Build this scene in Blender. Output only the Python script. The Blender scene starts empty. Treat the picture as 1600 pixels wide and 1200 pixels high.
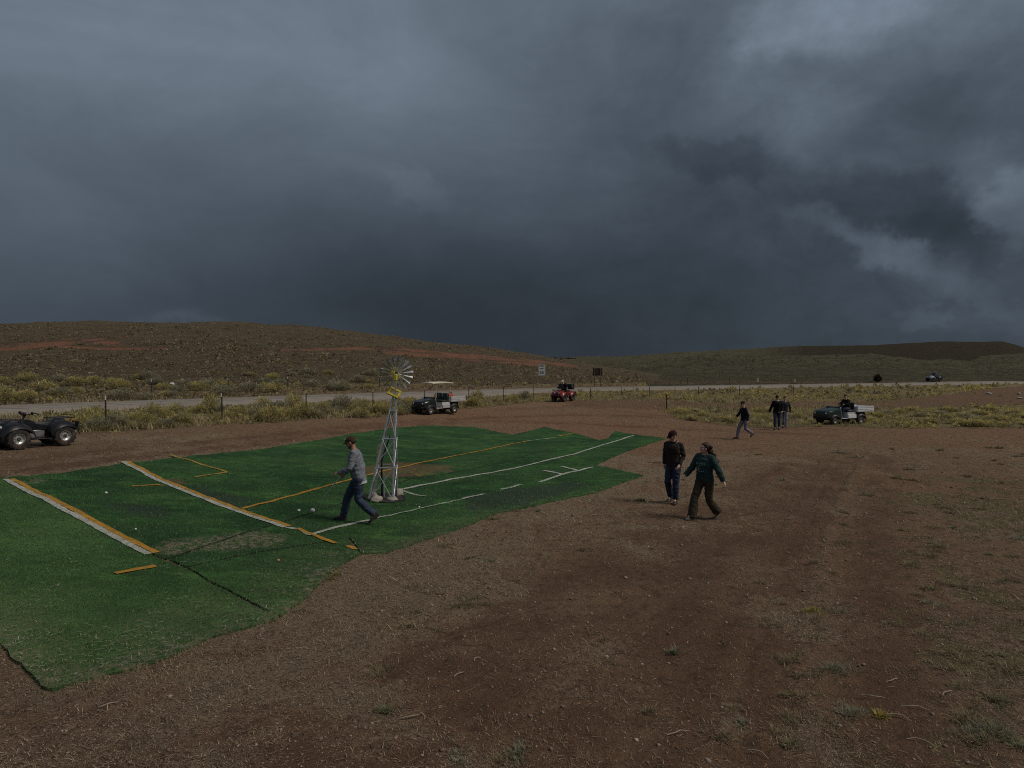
import bpy, bmesh, math, random
import numpy as np
from mathutils import Vector, Matrix, Euler
from mathutils.geometry import delaunay_2d_cdt
from mathutils.bvhtree import BVHTree

random.seed(7); RNG = np.random.default_rng(11)
SC = bpy.context.scene; COL = SC.collection
PI = math.pi
# ------------------------------------------------------------------ camera, light, exposure
CAMZ, FPX, PITCH = 3.3, 1066.0, math.radians(-1.45)
cd = bpy.data.cameras.new('camera'); cam = bpy.data.objects.new('camera', cd); COL.objects.link(cam)
cam.location = (0, 0, CAMZ); cam.rotation_euler = (PI/2 + PITCH, 0, 0)
cd.sensor_width = 36; cd.lens = 36*FPX/1600; cd.clip_start = 0.1; cd.clip_end = 20000
SC.camera = cam
SUN_EL, SUN_AZ = math.radians(48), math.radians(104)      # azimuth clockwise from +Y
sd = bpy.data.lights.new('sun', 'SUN'); sd.energy = 1.5; sd.angle = math.radians(24); sd.color = (1.0, 0.91, 0.79)
sun = bpy.data.objects.new('sun', sd); COL.objects.link(sun)
sv = Vector((math.sin(SUN_AZ)*math.cos(SUN_EL), math.cos(SUN_AZ)*math.cos(SUN_EL), math.sin(SUN_EL)))
sun.rotation_euler = (-sv).to_track_quat('-Z', 'Y').to_euler(); sun.location = (60, 20, 80)
SC.view_settings.view_transform = 'Standard'; SC.view_settings.look = 'None'
SC.view_settings.exposure = 0.24; SC.view_settings.gamma = 1.0; SC.view_settings.use_curve_mapping = False
SC.render.engine = 'CYCLES'; SC.cycles.use_denoising = False; SC.cycles.max_bounces = 5
SC.cycles.sample_clamp_indirect = 4.0; SC.cycles.filter_width = 1.05

def pix_dir(px, py):
    """slopes X/Y and Z/Y of the ray through a photo pixel"""
    a = (np.asarray(px, float)-800)/FPX; b = -(np.asarray(py, float)-600)/FPX
    y = math.cos(PITCH) - b*math.sin(PITCH); z = math.sin(PITCH) + b*math.cos(PITCH)
    return a/y, z/y
def to_pix(X, Y, Z):
    X, Y, Z = map(lambda v: np.asarray(v, float), (X, Y, Z)); d = Z-CAMZ
    f = Y*math.cos(PITCH) + d*math.sin(PITCH); u = -Y*math.sin(PITCH) + d*math.cos(PITCH)
    f = np.where(f < .05, .05, f)
    return 800+FPX*X/f, 600-FPX*u/f

# ------------------------------------------------------------------ sky
world = bpy.data.worlds.new('World'); SC.world = world; world.use_nodes = True
wt = world.node_tree; wt.nodes.clear()
class NG:
    """tiny node-expression helper"""
    def __init__(s, t): s.t = t
    def n(s, kind, **kw):
        nd = s.t.nodes.new(kind)
        for k, v in kw.items(): setattr(nd, k, v)
        return nd
    def put(s, sock, v):
        if hasattr(v, 'is_linked') or isinstance(v, bpy.types.NodeSocket): s.t.links.new(v, sock)
        else: sock.default_value = v
    def m(s, op, a, b=0.0, c=0.0, clamp=False):
        nd = s.n('ShaderNodeMath', operation=op); nd.use_clamp = clamp
        s.put(nd.inputs[0], a); s.put(nd.inputs[1], b); s.put(nd.inputs[2], c)
        return nd.outputs[0]
    def vm(s, op, a, b=(0, 0, 0)):
        nd = s.n('ShaderNodeVectorMath', operation=op); s.put(nd.inputs[0], a)
        if op == 'SCALE': s.put(nd.inputs['Scale'], b)
        else: s.put(nd.inputs[1], b)
        return nd.outputs[0]
    def noise(s, vec, scale, detail=4.0, rough=.55, dist=0.0):
        nd = s.n('ShaderNodeTexNoise'); s.put(nd.inputs['Vector'], vec)
        nd.inputs['Scale'].default_value = scale; nd.inputs['Detail'].default_value = detail
        nd.inputs['Roughness'].default_value = rough; nd.inputs['Distortion'].default_value = dist
        return nd.outputs['Fac']
    def mix(s, f, a, b, mode='MIX'):
        nd = s.n('ShaderNodeMix', data_type='RGBA', blend_type=mode)
        s.put(nd.inputs[0], f); s.put(nd.inputs[6], a); s.put(nd.inputs[7], b)
        return nd.outputs[2]
    def ramp(s, f, pts):
        nd = s.n('ShaderNodeValToRGB'); e = nd.color_ramp.elements
        while len(e) < len(pts): e.new(.5)
        for q, (p, c) in zip(e, pts):
            q.position = p; q.color = (c, c, c, 1) if not hasattr(c, '__len__') else (*c, 1)[:4]
        s.put(nd.inputs[0], f); return nd.outputs[0]
    def rng(s, f, a, b, lo=0.0, hi=1.0):
        nd = s.n('ShaderNodeMapRange'); s.put(nd.inputs[0], f)
        for i, v in zip((1, 2, 3, 4), (a, b, lo, hi)): nd.inputs[i].default_value = v
        return nd.outputs[0]
def c4(c): return (*c[:3], 1.0)

g = NG(wt)
tc = g.n('ShaderNodeTexCoord').outputs['Generated']
sep = g.n('ShaderNodeSeparateXYZ'); wt.links.new(tc, sep.inputs[0])
dx, dy, dz = sep.outputs
az = g.m('ARCTAN2', dx, dy); el = g.m('ARCSINE', dz)
warp = g.n('ShaderNodeTexNoise'); wt.links.new(g.vm('MULTIPLY', tc, (1, 1, 1.6)), warp.inputs['Vector'])
warp.inputs['Scale'].default_value = 4.6; warp.inputs['Detail'].default_value = 7; warp.inputs['Roughness'].default_value = .6
ws = g.n('ShaderNodeSeparateXYZ'); wt.links.new(warp.outputs['Color'], ws.inputs[0])
WARP = .17
wf = g.n('ShaderNodeTexNoise'); wt.links.new(tc, wf.inputs['Vector']); wf.inputs['Scale'].default_value = 15; wf.inputs['Detail'].default_value = 8; wf.inputs['Roughness'].default_value = .62
wfs = g.n('ShaderNodeSeparateXYZ'); wt.links.new(wf.outputs['Color'], wfs.inputs[0])
azw = g.m('ADD', g.m('ADD', az, g.m('MULTIPLY', g.m('SUBTRACT', ws.outputs[0], .5), WARP)), g.m('MULTIPLY', g.m('SUBTRACT', wfs.outputs[0], .5), .09))
elw = g.m('ADD', g.m('ADD', el, g.m('MULTIPLY', g.m('SUBTRACT', ws.outputs[1], .5), WARP*.6)), g.m('MULTIPLY', g.m('SUBTRACT', wfs.outputs[1], .5), .09))
# cloud masses: photo pixel of the centre, radii in pixels, tilt, change of log brightness, sharpness
BLOBS = [(40, 160, 330, 250, 0, .42, 0), (560, 60, 420, 170, 8, .32, 0), (40, 400, 150, 60, 0, .10, 0),
         (830, 480, 330, 130, -4, -.42, 0), (560, 470, 260, 90, 0, -.12, 0), (980, 170, 170, 130, 25, -.20, 0),
         (1270, 25, 110, 55, 10, .42, 1), (1545, 20, 170, 50, 0, .22, 0), (1225, 120, 130, 60, 50, .14, 1),
         (1130, 245, 85, 26, 14, -.30, 1), (1400, 330, 130, 40, 16, -.34, 1), (1480, 375, 70, 40, 30, -.22, 1),
         (1350, 385, 90, 22, 24, .34, 1), (1440, 425, 120, 22, 20, .24, 1), (1605, 330, 40, 50, 0, .62, 1), (1560, 250, 60, 40, 0, .18, 1), (1480, 440, 190, 46, 10, .20, 0),
         (1435, 488, 34, 12, 10, .24, 1), (660, 310, 70, 22, 24, .16, 1), (290, 499, 70, 7, 0, .22, 0),
         (1130, 440, 110, 60, -30, .06, 0), (1480, 175, 170, 60, -25, -.16, 0), (700, 170, 220, 60, 16, .12, 0),
         (230, 225, 130, 60, 8, -.12, 0), (1340, 225, 150, 40, 20, .12, 1), (400, 470, 420, 40, 0, -.10, 0), (1210, 440, 120, 60, 0, -.10, 0)]
tot = None
for (bx, by, rx, ry, rot, amp, sharp) in BLOBS:
    t_, e_ = pix_dir(bx, by); A = math.atan(float(t_)); E = math.atan(float(e_)*math.cos(A))
    ca, sa = math.cos(math.radians(rot)), math.sin(math.radians(rot))
    da = g.m('SUBTRACT', azw if sharp else az, A); de = g.m('SUBTRACT', elw if sharp else g.m('ADD', el, g.m('MULTIPLY', g.m('SUBTRACT', ws.outputs[2], .5), .12)), E)
    k = 1/FPX
    p = g.m('ADD', g.m('MULTIPLY', da, ca/(rx*k)), g.m('MULTIPLY', de, -sa/(rx*k)))
    q = g.m('ADD', g.m('MULTIPLY', da, sa/(ry*k)), g.m('MULTIPLY', de, ca/(ry*k)))
    r2 = g.m('ADD', g.m('MULTIPLY', p, p), g.m('MULTIPLY', q, q))
    if sharp:
        w_ = g.m('POWER', 2.718, g.m('MULTIPLY', g.m('POWER', r2, 2.4), -.75))
    else:
        w_ = g.m('POWER', 2.718, g.m('MULTIPLY', r2, -.7))
    w_ = g.m('MULTIPLY', w_, amp)
    tot = w_ if tot is None else g.m('ADD', tot, w_)
n1 = g.noise(g.vm('MULTIPLY', tc, (1, 1, 2.2)), 3.2, 8, .58, .6)
n2 = g.noise(g.vm('MULTIPLY', tc, (1, 1, 1.5)), 9.0, 7, .6, .3)
tot = g.m('ADD', tot, g.m('MULTIPLY', g.m('SUBTRACT', n1, .5), .75))
n3 = g.noise(g.vm('MULTIPLY', tc, (1, 1, 1.3)), 17.0, 8, .62, .8)
rgt = g.rng(azw, -.05, .35, .25, 1.0)
tot = g.m('ADD', tot, g.m('MULTIPLY', g.m('SUBTRACT', n2, .5), g.m('MULTIPLY', rgt, .75)))
tot = g.m('ADD', tot, g.m('MULTIPLY', g.m('SUBTRACT', n3, .5), g.m('MULTIPLY', rgt, .40)))
lum = g.m('MULTIPLY', g.m('POWER', 2.718, tot), g.ramp(g.m('DIVIDE', el, 1.5, clamp=True), [(0, .040), (.10, .052), (.22, .080), (.36, .108), (.6, .125), (1, .125)]))
dark = g.rng(lum, .03, .13)
tint = g.mix(dark, (.75, 1.0, 1.32, 1), (.80, 1.0, 1.26, 1))
cl = g.vm('SCALE', tint, g.m('MULTIPLY', lum, 10.4))
sky = g.n('ShaderNodeTexSky', sky_type='NISHITA'); sky.sun_disc = False
sky.sun_elevation = SUN_EL; sky.sun_rotation = SUN_AZ
col = g.mix(.994, sky.outputs[0], cl)
bg = g.n('ShaderNodeBackground'); wt.links.new(col, bg.inputs[0]); bg.inputs[1].default_value = 0.1
wo = g.n('ShaderNodeOutputWorld'); wt.links.new(bg.outputs[0], wo.inputs[0])

# ------------------------------------------------------------------ noise and terrain
_P = np.random.default_rng(3).permutation(4096)
_G = np.random.default_rng(5).uniform(0, 2*PI, 4096); _GX, _GY = np.cos(_G), np.sin(_G)
def perlin(x, y, seed=0):
    x = np.asarray(x, float); y = np.asarray(y, float)
    xi = np.floor(x).astype(np.int64); yi = np.floor(y).astype(np.int64); xf = x-xi; yf = y-yi
    def gr(i, j, fx, fy):
        h = _P[(_P[(i+seed*131) & 4095] + j) & 4095]
        return _GX[h]*fx + _GY[h]*fy
    u = xf*xf*xf*(xf*(xf*6-15)+10); v = yf*yf*yf*(yf*(yf*6-15)+10)
    a = gr(xi, yi, xf, yf); b = gr(xi+1, yi, xf-1, yf); c = gr(xi, yi+1, xf, yf-1); d = gr(xi+1, yi+1, xf-1, yf-1)
    return ((a+u*(b-a)) + v*((c+u*(d-c)) - (a+u*(b-a))))*1.45
def fbm(x, y, oct=4, seed=0, gain=.5):
    s = 0; a = 1; f = 1
    for i in range(oct):
        s = s + a*perlin(np.asarray(x)*f+17*i, np.asarray(y)*f-9*i, seed+i); a *= gain; f *= 2.03
    return s
def sst(a, b, x):
    t = np.clip((np.asarray(x, float)-a)/(b-a), 0, 1); return t*t*(3-2*t)
def softplus(x, k): return np.where(x > 6*k, x, k*np.log1p(np.exp(np.clip(x/k, -30, 30))))
def base_h(X, Y):
    gl = .098*softplus(-(X+2.5), 1.0); gl = 1.0*np.tanh(gl/1.0)
    yy = Y - 36 - 26*sst(6, 30, X)
    gy = .040*softplus(yy, 2.0); gy = 1.0*np.tanh(gy/1.0)
    return gl + gy*(1-.45*sst(.2, 1.2, gl))
SKY_L = ([-1500, -600, -200, 0, 100, 200, 330, 420, 500, 560, 600, 650, 700, 750, 800, 850, 900, 950, 1000, 1100],
         [560, 530, 506, 504, 503, 503, 503, 506, 511, 518, 524, 531, 537, 543, 549, 556, 565, 573, 580, 600])
FOOT_L = ([-1500, -600, 0, 400, 800, 1100], [26, 30, 43, 54, 80, 100])
SKY_M = ([700, 850, 900, 1000, 1100, 1200, 1300, 1360, 1400, 1440, 1500, 1600, 1800, 2400],
         [580, 575, 570, 565, 559, 556, 555.5, 557, 561, 565, 568, 569, 571, 578])
SKY_S = ([1380, 1440, 1480, 1530, 1600, 1700, 2000, 2600], [580, 572, 566, 556, 551, 549, 552, 570])
SKY_B = ([200, 700, 850, 900, 1000, 1100, 1200, 1300, 1400, 1500, 1565, 1585, 1600, 1640, 1700, 1900, 2600],
         [572, 566, 561, 559, 556, 551, 545, 540, 537, 534, 533, 538, 543, 555, 565, 570, 577])
def ridge(X, Y, tab, Y0, Yc, zf, pw=1.0, drop=.10, seed=0, namp=0.0, nsc=22.0):
    t = X/np.maximum(Y, 1.0); px = 800+FPX*t
    s = (573.0-np.interp(px, tab[0], tab[1]))/FPX
    if not np.isscalar(Y0) and isinstance(Y0, tuple): Y0 = np.interp(px, Y0[0], Y0[1])
    e0 = (zf-CAMZ)/Y0
    u = np.clip((Y-Y0)/(Yc-Y0), 0, 1)
    q = np.sin(u*PI/2)**pw
    e = e0+(s-e0)*q
    h = CAMZ+e*Y
    h = np.where(Y > Yc, CAMZ+s*Yc-(Y-Yc)*drop, h)
    if namp: h = h + namp*u*fbm(X/nsc, Y/nsc, 4, seed)*(Y/Yc)
    return np.where(Y < Y0, -50.0, h)
def hills_h(X, Y):
    b = base_h(X, Y)
    L = ridge(X, Y, SKY_L, FOOT_L, 200., 1.15, .95, .12, 21, .55)
    M = ridge(X, Y, SKY_M, 132., 400., .9, 1.1, .12, 25, 2.6, 60.)
    S = ridge(X, Y, SKY_S, 150., 540., .9, 1.2, .12, 27, 3.0, 80.)
    B = ridge(X, Y, SKY_B, 200., 800., .9, 1.5, .15, 29, 3.0, 120.)
    h = np.stack([b, L, M, S, B]); return h.max(0), h.argmax(0)

# tracks worn into the dirt (photo pixel polylines, half width m, depth m)
TRACKS = [([(430, 1200), (620, 1090), (800, 1000), (1000, 880), (1180, 790), (1330, 712)], .34, .018),
          ([(600, 1210), (800, 1075), (960, 960), (1110, 860), (1250, 770), (1340, 710)], .26, .014),
          ([(860, 1200), (980, 1060), (1110, 920), (1230, 800), (1300, 715)], .30, .018),
          ([(1010, 1210), (1090, 1060), (1180, 920), (1260, 800), (1320, 712)], .22, .014),
          ([(1185, 1230), (1190, 1050), (1225, 920), (1280, 790), (1330, 710)], .13, .030),
          ([(1400, 1230), (1385, 1050), (1370, 900), (1370, 780), (1380, 715)], .26, .012),
          ([(240, 1215), (450, 1130), (700, 1015), (900, 900), (1080, 800), (1240, 725)], .26, .012),
          ([(0, 728), (150, 706), (400, 682), (600, 661), (760, 652), (900, 648), (1100, 653), (1300, 672)], .30, .03),
          ([(0, 741), (150, 719), (400, 693), (600, 666), (760, 657), (900, 662), (1100, 672), (1290, 680)], .26, .03),
          ([(780, 640), (900, 634), (1000, 645), (1130, 664), (1260, 671)], .26, .03)]
def ray_near(px, py, it=24):
    t, e = pix_dir(px, py); e = np.minimum(e, -.004)
    Y = -CAMZ/e
    for _ in range(it):
        Y = .5*Y + .5*(base_h(t*Y, Y)-CAMZ)/e
    return t*Y, Y
def resample(P, step):
    P = np.asarray(P, float); d = np.r_[0, np.cumsum(np.hypot(*np.diff(P, axis=0).T))]
    n = max(2, int(d[-1]/step)+1); s = np.linspace(0, d[-1], n)
    return np.c_[np.interp(s, d, P[:, 0]), np.interp(s, d, P[:, 1])]
_TR = []
for pl, w_, dp in TRACKS:
    pl = resample(pl, 12); X_, Y_ = ray_near(pl[:, 0], pl[:, 1]); _TR.append((np.c_[X_, Y_], w_, dp))
def dist_poly(X, Y, P):
    best = np.full(X.shape, 1e9)
    for (a, b) in zip(P[:-1], P[1:]):
        d = b-a; L = d@d+1e-9; t = np.clip(((X-a[0])*d[0]+(Y-a[1])*d[1])/L, 0, 1)
        best = np.minimum(best, (X-a[0]-t*d[0])**2+(Y-a[1]-t*d[1])**2)
    return np.sqrt(best)
TURF_OUT = [(-520, 735), (0, 748), (12, 748), (100, 740), (200, 725), (300, 714), (400, 704), (500, 688), (600, 671), (660, 665), (740, 668), (800, 680), (850, 668), (895, 677), (950, 686), (960, 675), (1040, 686), (980, 705), (930, 728), (1005, 744), (930, 770), (850, 787), (780, 802), (700, 835), (600, 865), (540, 880), (500, 915), (440, 966), (330, 1000), (270, 1030), (160, 1060), (75, 1082), (0, 1010), (-300, 850)]
def inpoly(x, y, P):
    x = np.asarray(x, float); y = np.asarray(y, float); r = np.zeros(x.shape, bool); n = len(P)
    for i in range(n):
        x1, y1 = P[i]; x2, y2 = P[(i+1) % n]
        if y1 == y2: continue
        r ^= ((y1 > y) != (y2 > y)) & (x < (x2-x1)*(y-y1)/(y2-y1)+x1)
    return r
_tx, _ty = ray_near([p[0] for p in TURF_OUT], [p[1] for p in TURF_OUT]); TURF_XY = list(zip(_tx, _ty))
def track_mask(X, Y):
    m = np.zeros(X.shape); d = np.zeros(X.shape)
    near = (Y > 3) & (Y < 75) & (np.abs(X) < 45)
    if near.any():
        x = X[near]; y = Y[near]; mm = np.zeros(x.shape); dd = np.zeros(x.shape)
        wob = .12*perlin(x/1.3, y/1.3, 40)
        for P, w_, dp in _TR:
            q = dist_poly(x, y, P)+.10*perlin(x/.8, y/.8, 43); k = np.exp(-(q/(w_*2.2))**2)*np.clip(.70+.8*fbm(x/1.5, y/1.5, 3, 44), 0, 1); mm = np.maximum(mm, k)
            rut = np.exp(-((np.abs(q+wob)-w_*1.6)/(w_*.7))**2)*-dp + np.exp(-((q-w_*3.2)/(w_*.8))**2)*dp*.5
            dd += rut
        m[near] = mm; d[near] = dd
    return m, d
def micro(X, Y):
    near = 1-sst(30, 90, np.hypot(X, Y)); k = near
    lump = .030*fbm(X/2.1, Y/2.1, 3, 50)+.020*fbm(X/.45, Y/.45, 3, 53)
    return k*lump
def terr(X, Y):
    X = np.atleast_1d(np.asarray(X, float)); Y = np.atleast_1d(np.asarray(Y, float))
    h, _ = hills_h(X, Y); it = inpoly(X, Y, TURF_XY)
    return h + micro(X, Y)*np.where(it, .5, 1.0) + track_mask(X, Y)[1]*np.where(it, 0, 1)
def tz(x, y): return float(terr(x, y)[0])
def at(px, py, Ymax=1500):
    """ground point under a photo pixel (marches to the first hit)"""
    t, e = pix_dir(px, py); t = float(t); e = float(e)
    Ys = np.geomspace(3, Ymax, 1800); h = hills_h(t*Ys, Ys)[0]; r = CAMZ+e*Ys
    k = np.argmax(h >= r)
    if h[k] < r[k]: k = len(Ys)-1
    Y = Ys[k]; return Vector((t*Y, Y, tz(t*Y, Y)))
def at_many(px, py, Ymax=900, n=260):
    t, e = pix_dir(px, py); Ys = np.geomspace(20, Ymax, n); Y = np.full(t.shape, np.nan)
    for Yk in Ys:
        todo = np.isnan(Y)
        if not todo.any(): break
        h = hills_h(t[todo]*Yk, np.full(todo.sum(), Yk))[0]
        hit = h >= CAMZ+e[todo]*Yk; ii = np.where(todo)[0][hit]; Y[ii] = Yk
    return t*Y, Y

# ------------------------------------------------------------------ helpers: meshes, things, materials
def tagp(o, label=None, cat=None, group=None, kind=None):
    if label: o['label'] = label
    if cat: o['category'] = cat
    if group: o['group'] = group
    if kind: o['kind'] = kind
    return o
def thing(name, label, cat, loc=(0, 0, 0), rz=0.0, group=None, rot=None, scale=1.0):
    o = bpy.data.objects.new(name, None); COL.objects.link(o); o.location = loc
    o.rotation_euler = rot if rot is not None else (0, 0, rz); o.scale = (scale,)*3; o.empty_display_size = .2
    return tagp(o, label, cat, group)
def link_mesh(name, me, mats, parent=None, smooth=False):
    for m_ in (mats if isinstance(mats, (list, tuple)) else [mats]): me.materials.append(m_)
    if smooth: me.polygons.foreach_set('use_smooth', np.ones(len(me.polygons), bool))
    o = bpy.data.objects.new(name, me); COL.objects.link(o)
    if parent is not None: o.parent = parent
    return o
def np_mesh(name, V, F, col=None, uv=None):
    """V (n,3); F (m,k) constant arity"""
    me = bpy.data.meshes.new(name); V = np.ascontiguousarray(V, np.float32); F = np.ascontiguousarray(F, np.int32)
    m_, k = F.shape
    me.vertices.add(len(V)); me.vertices.foreach_set('co', V.ravel())
    me.loops.add(m_*k); me.loops.foreach_set('vertex_index', F.ravel())
    me.polygons.add(m_); me.polygons.foreach_set('loop_start', np.arange(0, m_*k, k, dtype=np.int32))
    if col is not None:
        a = me.attributes.new('zone', 'FLOAT_COLOR', 'POINT')
        c = np.ones((len(V), 4), np.float32); c[:, :col.shape[1]] = col; a.data.foreach_set('color', c.ravel())
    me.update(calc_edges=True); return me
class MB:
    def __init__(s): s.v = []; s.f = []
    def add(s, V, F):
        b = len(s.v); s.v += [tuple(p) for p in V]; s.f += [tuple(i+b for i in f) for f in F]; return s
    def box(s, c, size, rot=None, bev=0.0):
        x, y, z = (q/2 for q in size)
        if bev > 0:
            b = min(bev, x*.9, y*.9, z*.9); V = []; F = []
            idx = {}
            for sx in (-1, 1):
                for sy in (-1, 1):
                    for sz in (-1, 1):
                        for ax in range(3):
                            p = [sx*(x-b), sy*(y-b), sz*(z-b)]; p[ax] = (sx*x, sy*y, sz*z)[ax]
                            idx[sx, sy, sz, ax] = len(V); V.append(p)
            for ax in range(3):
                u, w = [i for i in range(3) if i != ax]
                for sg in (-1, 1):
                    q = []
                    for (a, d) in ((-1, -1), (1, -1), (1, 1), (-1, 1)):
                        k = [0, 0, 0]; k[ax] = sg; k[u] = a; k[w] = d; q.append(idx[(*k, ax)])
                    F.append(q)
                for (a, d) in ((-1, -1), (1, -1), (1, 1), (-1, 1)):
                    k1 = [0, 0, 0]; k1[u] = a; k1[w] = d; k1[ax] = -1; k2 = list(k1); k2[ax] = 1
                    F.append([idx[(*k1, u)], idx[(*k2, u)], idx[(*k2, w)], idx[(*k1, w)]])
            for sx in (-1, 1):
                for sy in (-1, 1):
                    for sz in (-1, 1): F.append([idx[sx, sy, sz, a] for a in range(3)])
        else:
            V = [(sx*x, sy*y, sz*z) for sx in (-1, 1) for sy in (-1, 1) for sz in (-1, 1)]
            F = [(0, 1, 3, 2), (4, 6, 7, 5), (0, 4, 5, 1), (2, 3, 7, 6), (0, 2, 6, 4), (1, 5, 7, 3)]
        M = rot.to_matrix() if isinstance(rot, Euler) else (Matrix.Identity(3) if rot is None else rot)
        c = Vector(c); return s.add([M@Vector(p)+c for p in V], F)
    def tube(s, pts, r, n=8, cap=True, flat=1.0, up=None, round_end=False):
        pts = [Vector(p) for p in pts]; m_ = len(pts); R = [r]*m_ if np.isscalar(r) else list(r)
        if round_end:
            d0 = (pts[0]-pts[1]).normalized(); d1 = (pts[-1]-pts[-2]).normalized()
            pts = [pts[0]+d0*R[0]*.9, pts[0]+d0*R[0]*.5]+pts+[pts[-1]+d1*R[-1]*.5, pts[-1]+d1*R[-1]*.9]
            R = [R[0]*.42, R[0]*.86]+R+[R[-1]*.86, R[-1]*.42]; m_ = len(pts)
        ref = Vector(up) if up else None; V = []; F = []
        for i, p in enumerate(pts):
            d = (pts[min(i+1, m_-1)]-pts[max(i-1, 0)])
            d = d.normalized() if d.length > 1e-9 else Vector((0, 0, 1))
            if ref is None: ref = d.orthogonal()
            a = ref-d*ref.dot(d)
            if a.length < 1e-6: a = d.orthogonal()
            a.normalize(); b = d.cross(a)
            if not up: ref = a
            rr = R[i]; ra, rb = (rr if np.isscalar(rr) else rr[0]), (rr*flat if np.isscalar(rr) else rr[1])
            for k in range(n):
                th = 2*PI*k/n; V.append(p+a*(ra*math.cos(th))+b*(rb*math.sin(th)))
        for i in range(m_-1):
            for k in range(n): F.append((i*n+k, i*n+(k+1) % n, (i+1)*n+(k+1) % n, (i+1)*n+k))
        if cap: F.append(tuple(range(n-1, -1, -1))); F.append(tuple((m_-1)*n+k for k in range(n)))
        return s.add(V, F)
    def ell(s, c, r, rot=None, nu=12, nv=8):
        c = Vector(c); M = rot if rot is not None else Matrix.Identity(3); V = [(0, 0, -1)]; F = []
        for j in range(1, nv):
            ph = -PI/2+PI*j/nv
            for i in range(nu): V.append((math.cos(ph)*math.cos(2*PI*i/nu), math.cos(ph)*math.sin(2*PI*i/nu), math.sin(ph)))
        V.append((0, 0, 1)); T = len(V)-1
        for i in range(nu):
            F.append((0, 1+(i+1) % nu, 1+i)); F.append((T, T-nu+i, T-nu+(i+1) % nu))
            for j in range(nv-2):
                a = 1+j*nu; F.append((a+i, a+(i+1) % nu, a+nu+(i+1) % nu, a+nu+i))
        return s.add([M@Vector((p[0]*r[0], p[1]*r[1], p[2]*r[2]))+c for p in V], F)
    def lathe(s, prof, c, axis='y', n=24):
        """prof: (radius, along) closed or open polyline turned about an axis through c"""
        V = []; F = []; m_ = len(prof)
        for (r, h) in prof:
            for k in range(n):
                th = 2*PI*k/n; a, b = r*math.cos(th), r*math.sin(th)
                V.append({'y': (c[0]+a, c[1]+h, c[2]+b), 'z': (c[0]+a, c[1]+b, c[2]+h), 'x': (c[0]+h, c[1]+a, c[2]+b)}[axis])
        for i in range(m_-1):
            for k in range(n): F.append((i*n+k, i*n+(k+1) % n, (i+1)*n+(k+1) % n, (i+1)*n+k))
        return s.add(V, F)
    def slab(s, prof, y0, y1):
        """closed x-z outline extruded across y"""
        n = len(prof); V = [(x, y0, z) for x, z in prof]+[(x, y1, z) for x, z in prof]
        F = [tuple(range(n)), tuple(range(2*n-1, n-1, -1))]+[(i, n+i, n+(i+1) % n, (i+1) % n) for i in range(n)]
        return s.add(V, F)
    def shell(s, rows, th):
        """open grid of points thickened along its normals"""
        R = [[Vector(p) for p in r] for r in rows]; m_ = len(R); n = len(R[0]); T = []; B = []
        for i in range(m_):
            for j in range(n):
                du = R[min(i+1, m_-1)][j]-R[max(i-1, 0)][j]; dv = R[i][min(j+1, n-1)]-R[i][max(j-1, 0)]
                nn = du.cross(dv); nn = nn.normalized() if nn.length > 1e-9 else Vector((0, 0, 1))
                T.append(R[i][j]+nn*th/2); B.append(R[i][j]-nn*th/2)
        N = m_*n; F = []
        for i in range(m_-1):
            for j in range(n-1):
                a = i*n+j; F.append((a, a+n, a+n+1, a+1)); F.append((N+a, N+a+1, N+a+n+1, N+a+n))
        edge = [i*n for i in range(m_)]+[(m_-1)*n+j for j in range(1, n)]+[i*n+n-1 for i in range(m_-2, -1, -1)]+[j for j in range(n-2, 0, -1)]
        for a, b in zip(edge, edge[1:]+edge[:1]): F.append((a, b, N+b, N+a))
        return s.add(T+B, F)
    def loft(s, rings):
        """rings of equal count -> closed solid"""
        n = len(rings[0]); V = [p for r in rings for p in r]; F = []
        for i in range(len(rings)-1):
            for k in range(n): F.append((i*n+k, i*n+(k+1) % n, (i+1)*n+(k+1) % n, (i+1)*n+k))
        F.append(tuple(range(n-1, -1, -1))); F.append(tuple((len(rings)-1)*n+k for k in range(n)))
        return s.add(V, F)
    def mesh(s, name):
        me = bpy.data.meshes.new(name); me.from_pydata([tuple(p) for p in s.v], [], s.f); me.update()
        bm = bmesh.new(); bm.from_mesh(me); bmesh.ops.recalc_face_normals(bm, faces=bm.faces); bm.to_mesh(me); bm.free()
        return me
    def build(s, name, m_, parent=None, smooth=False):
        o = link_mesh(name, s.mesh(name), m_, parent, smooth)
        if smooth and hasattr(o.data, 'set_sharp_from_angle'): o.data.set_sharp_from_angle(angle=math.radians(42))
        return o
def copy_tree(o, parent=None):
    c = o.copy(); COL.objects.link(c)
    if parent is not None: c.parent = parent
    for ch in [q for q in COL.objects if q.parent == o]: copy_tree(ch, c)
    return c
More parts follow.
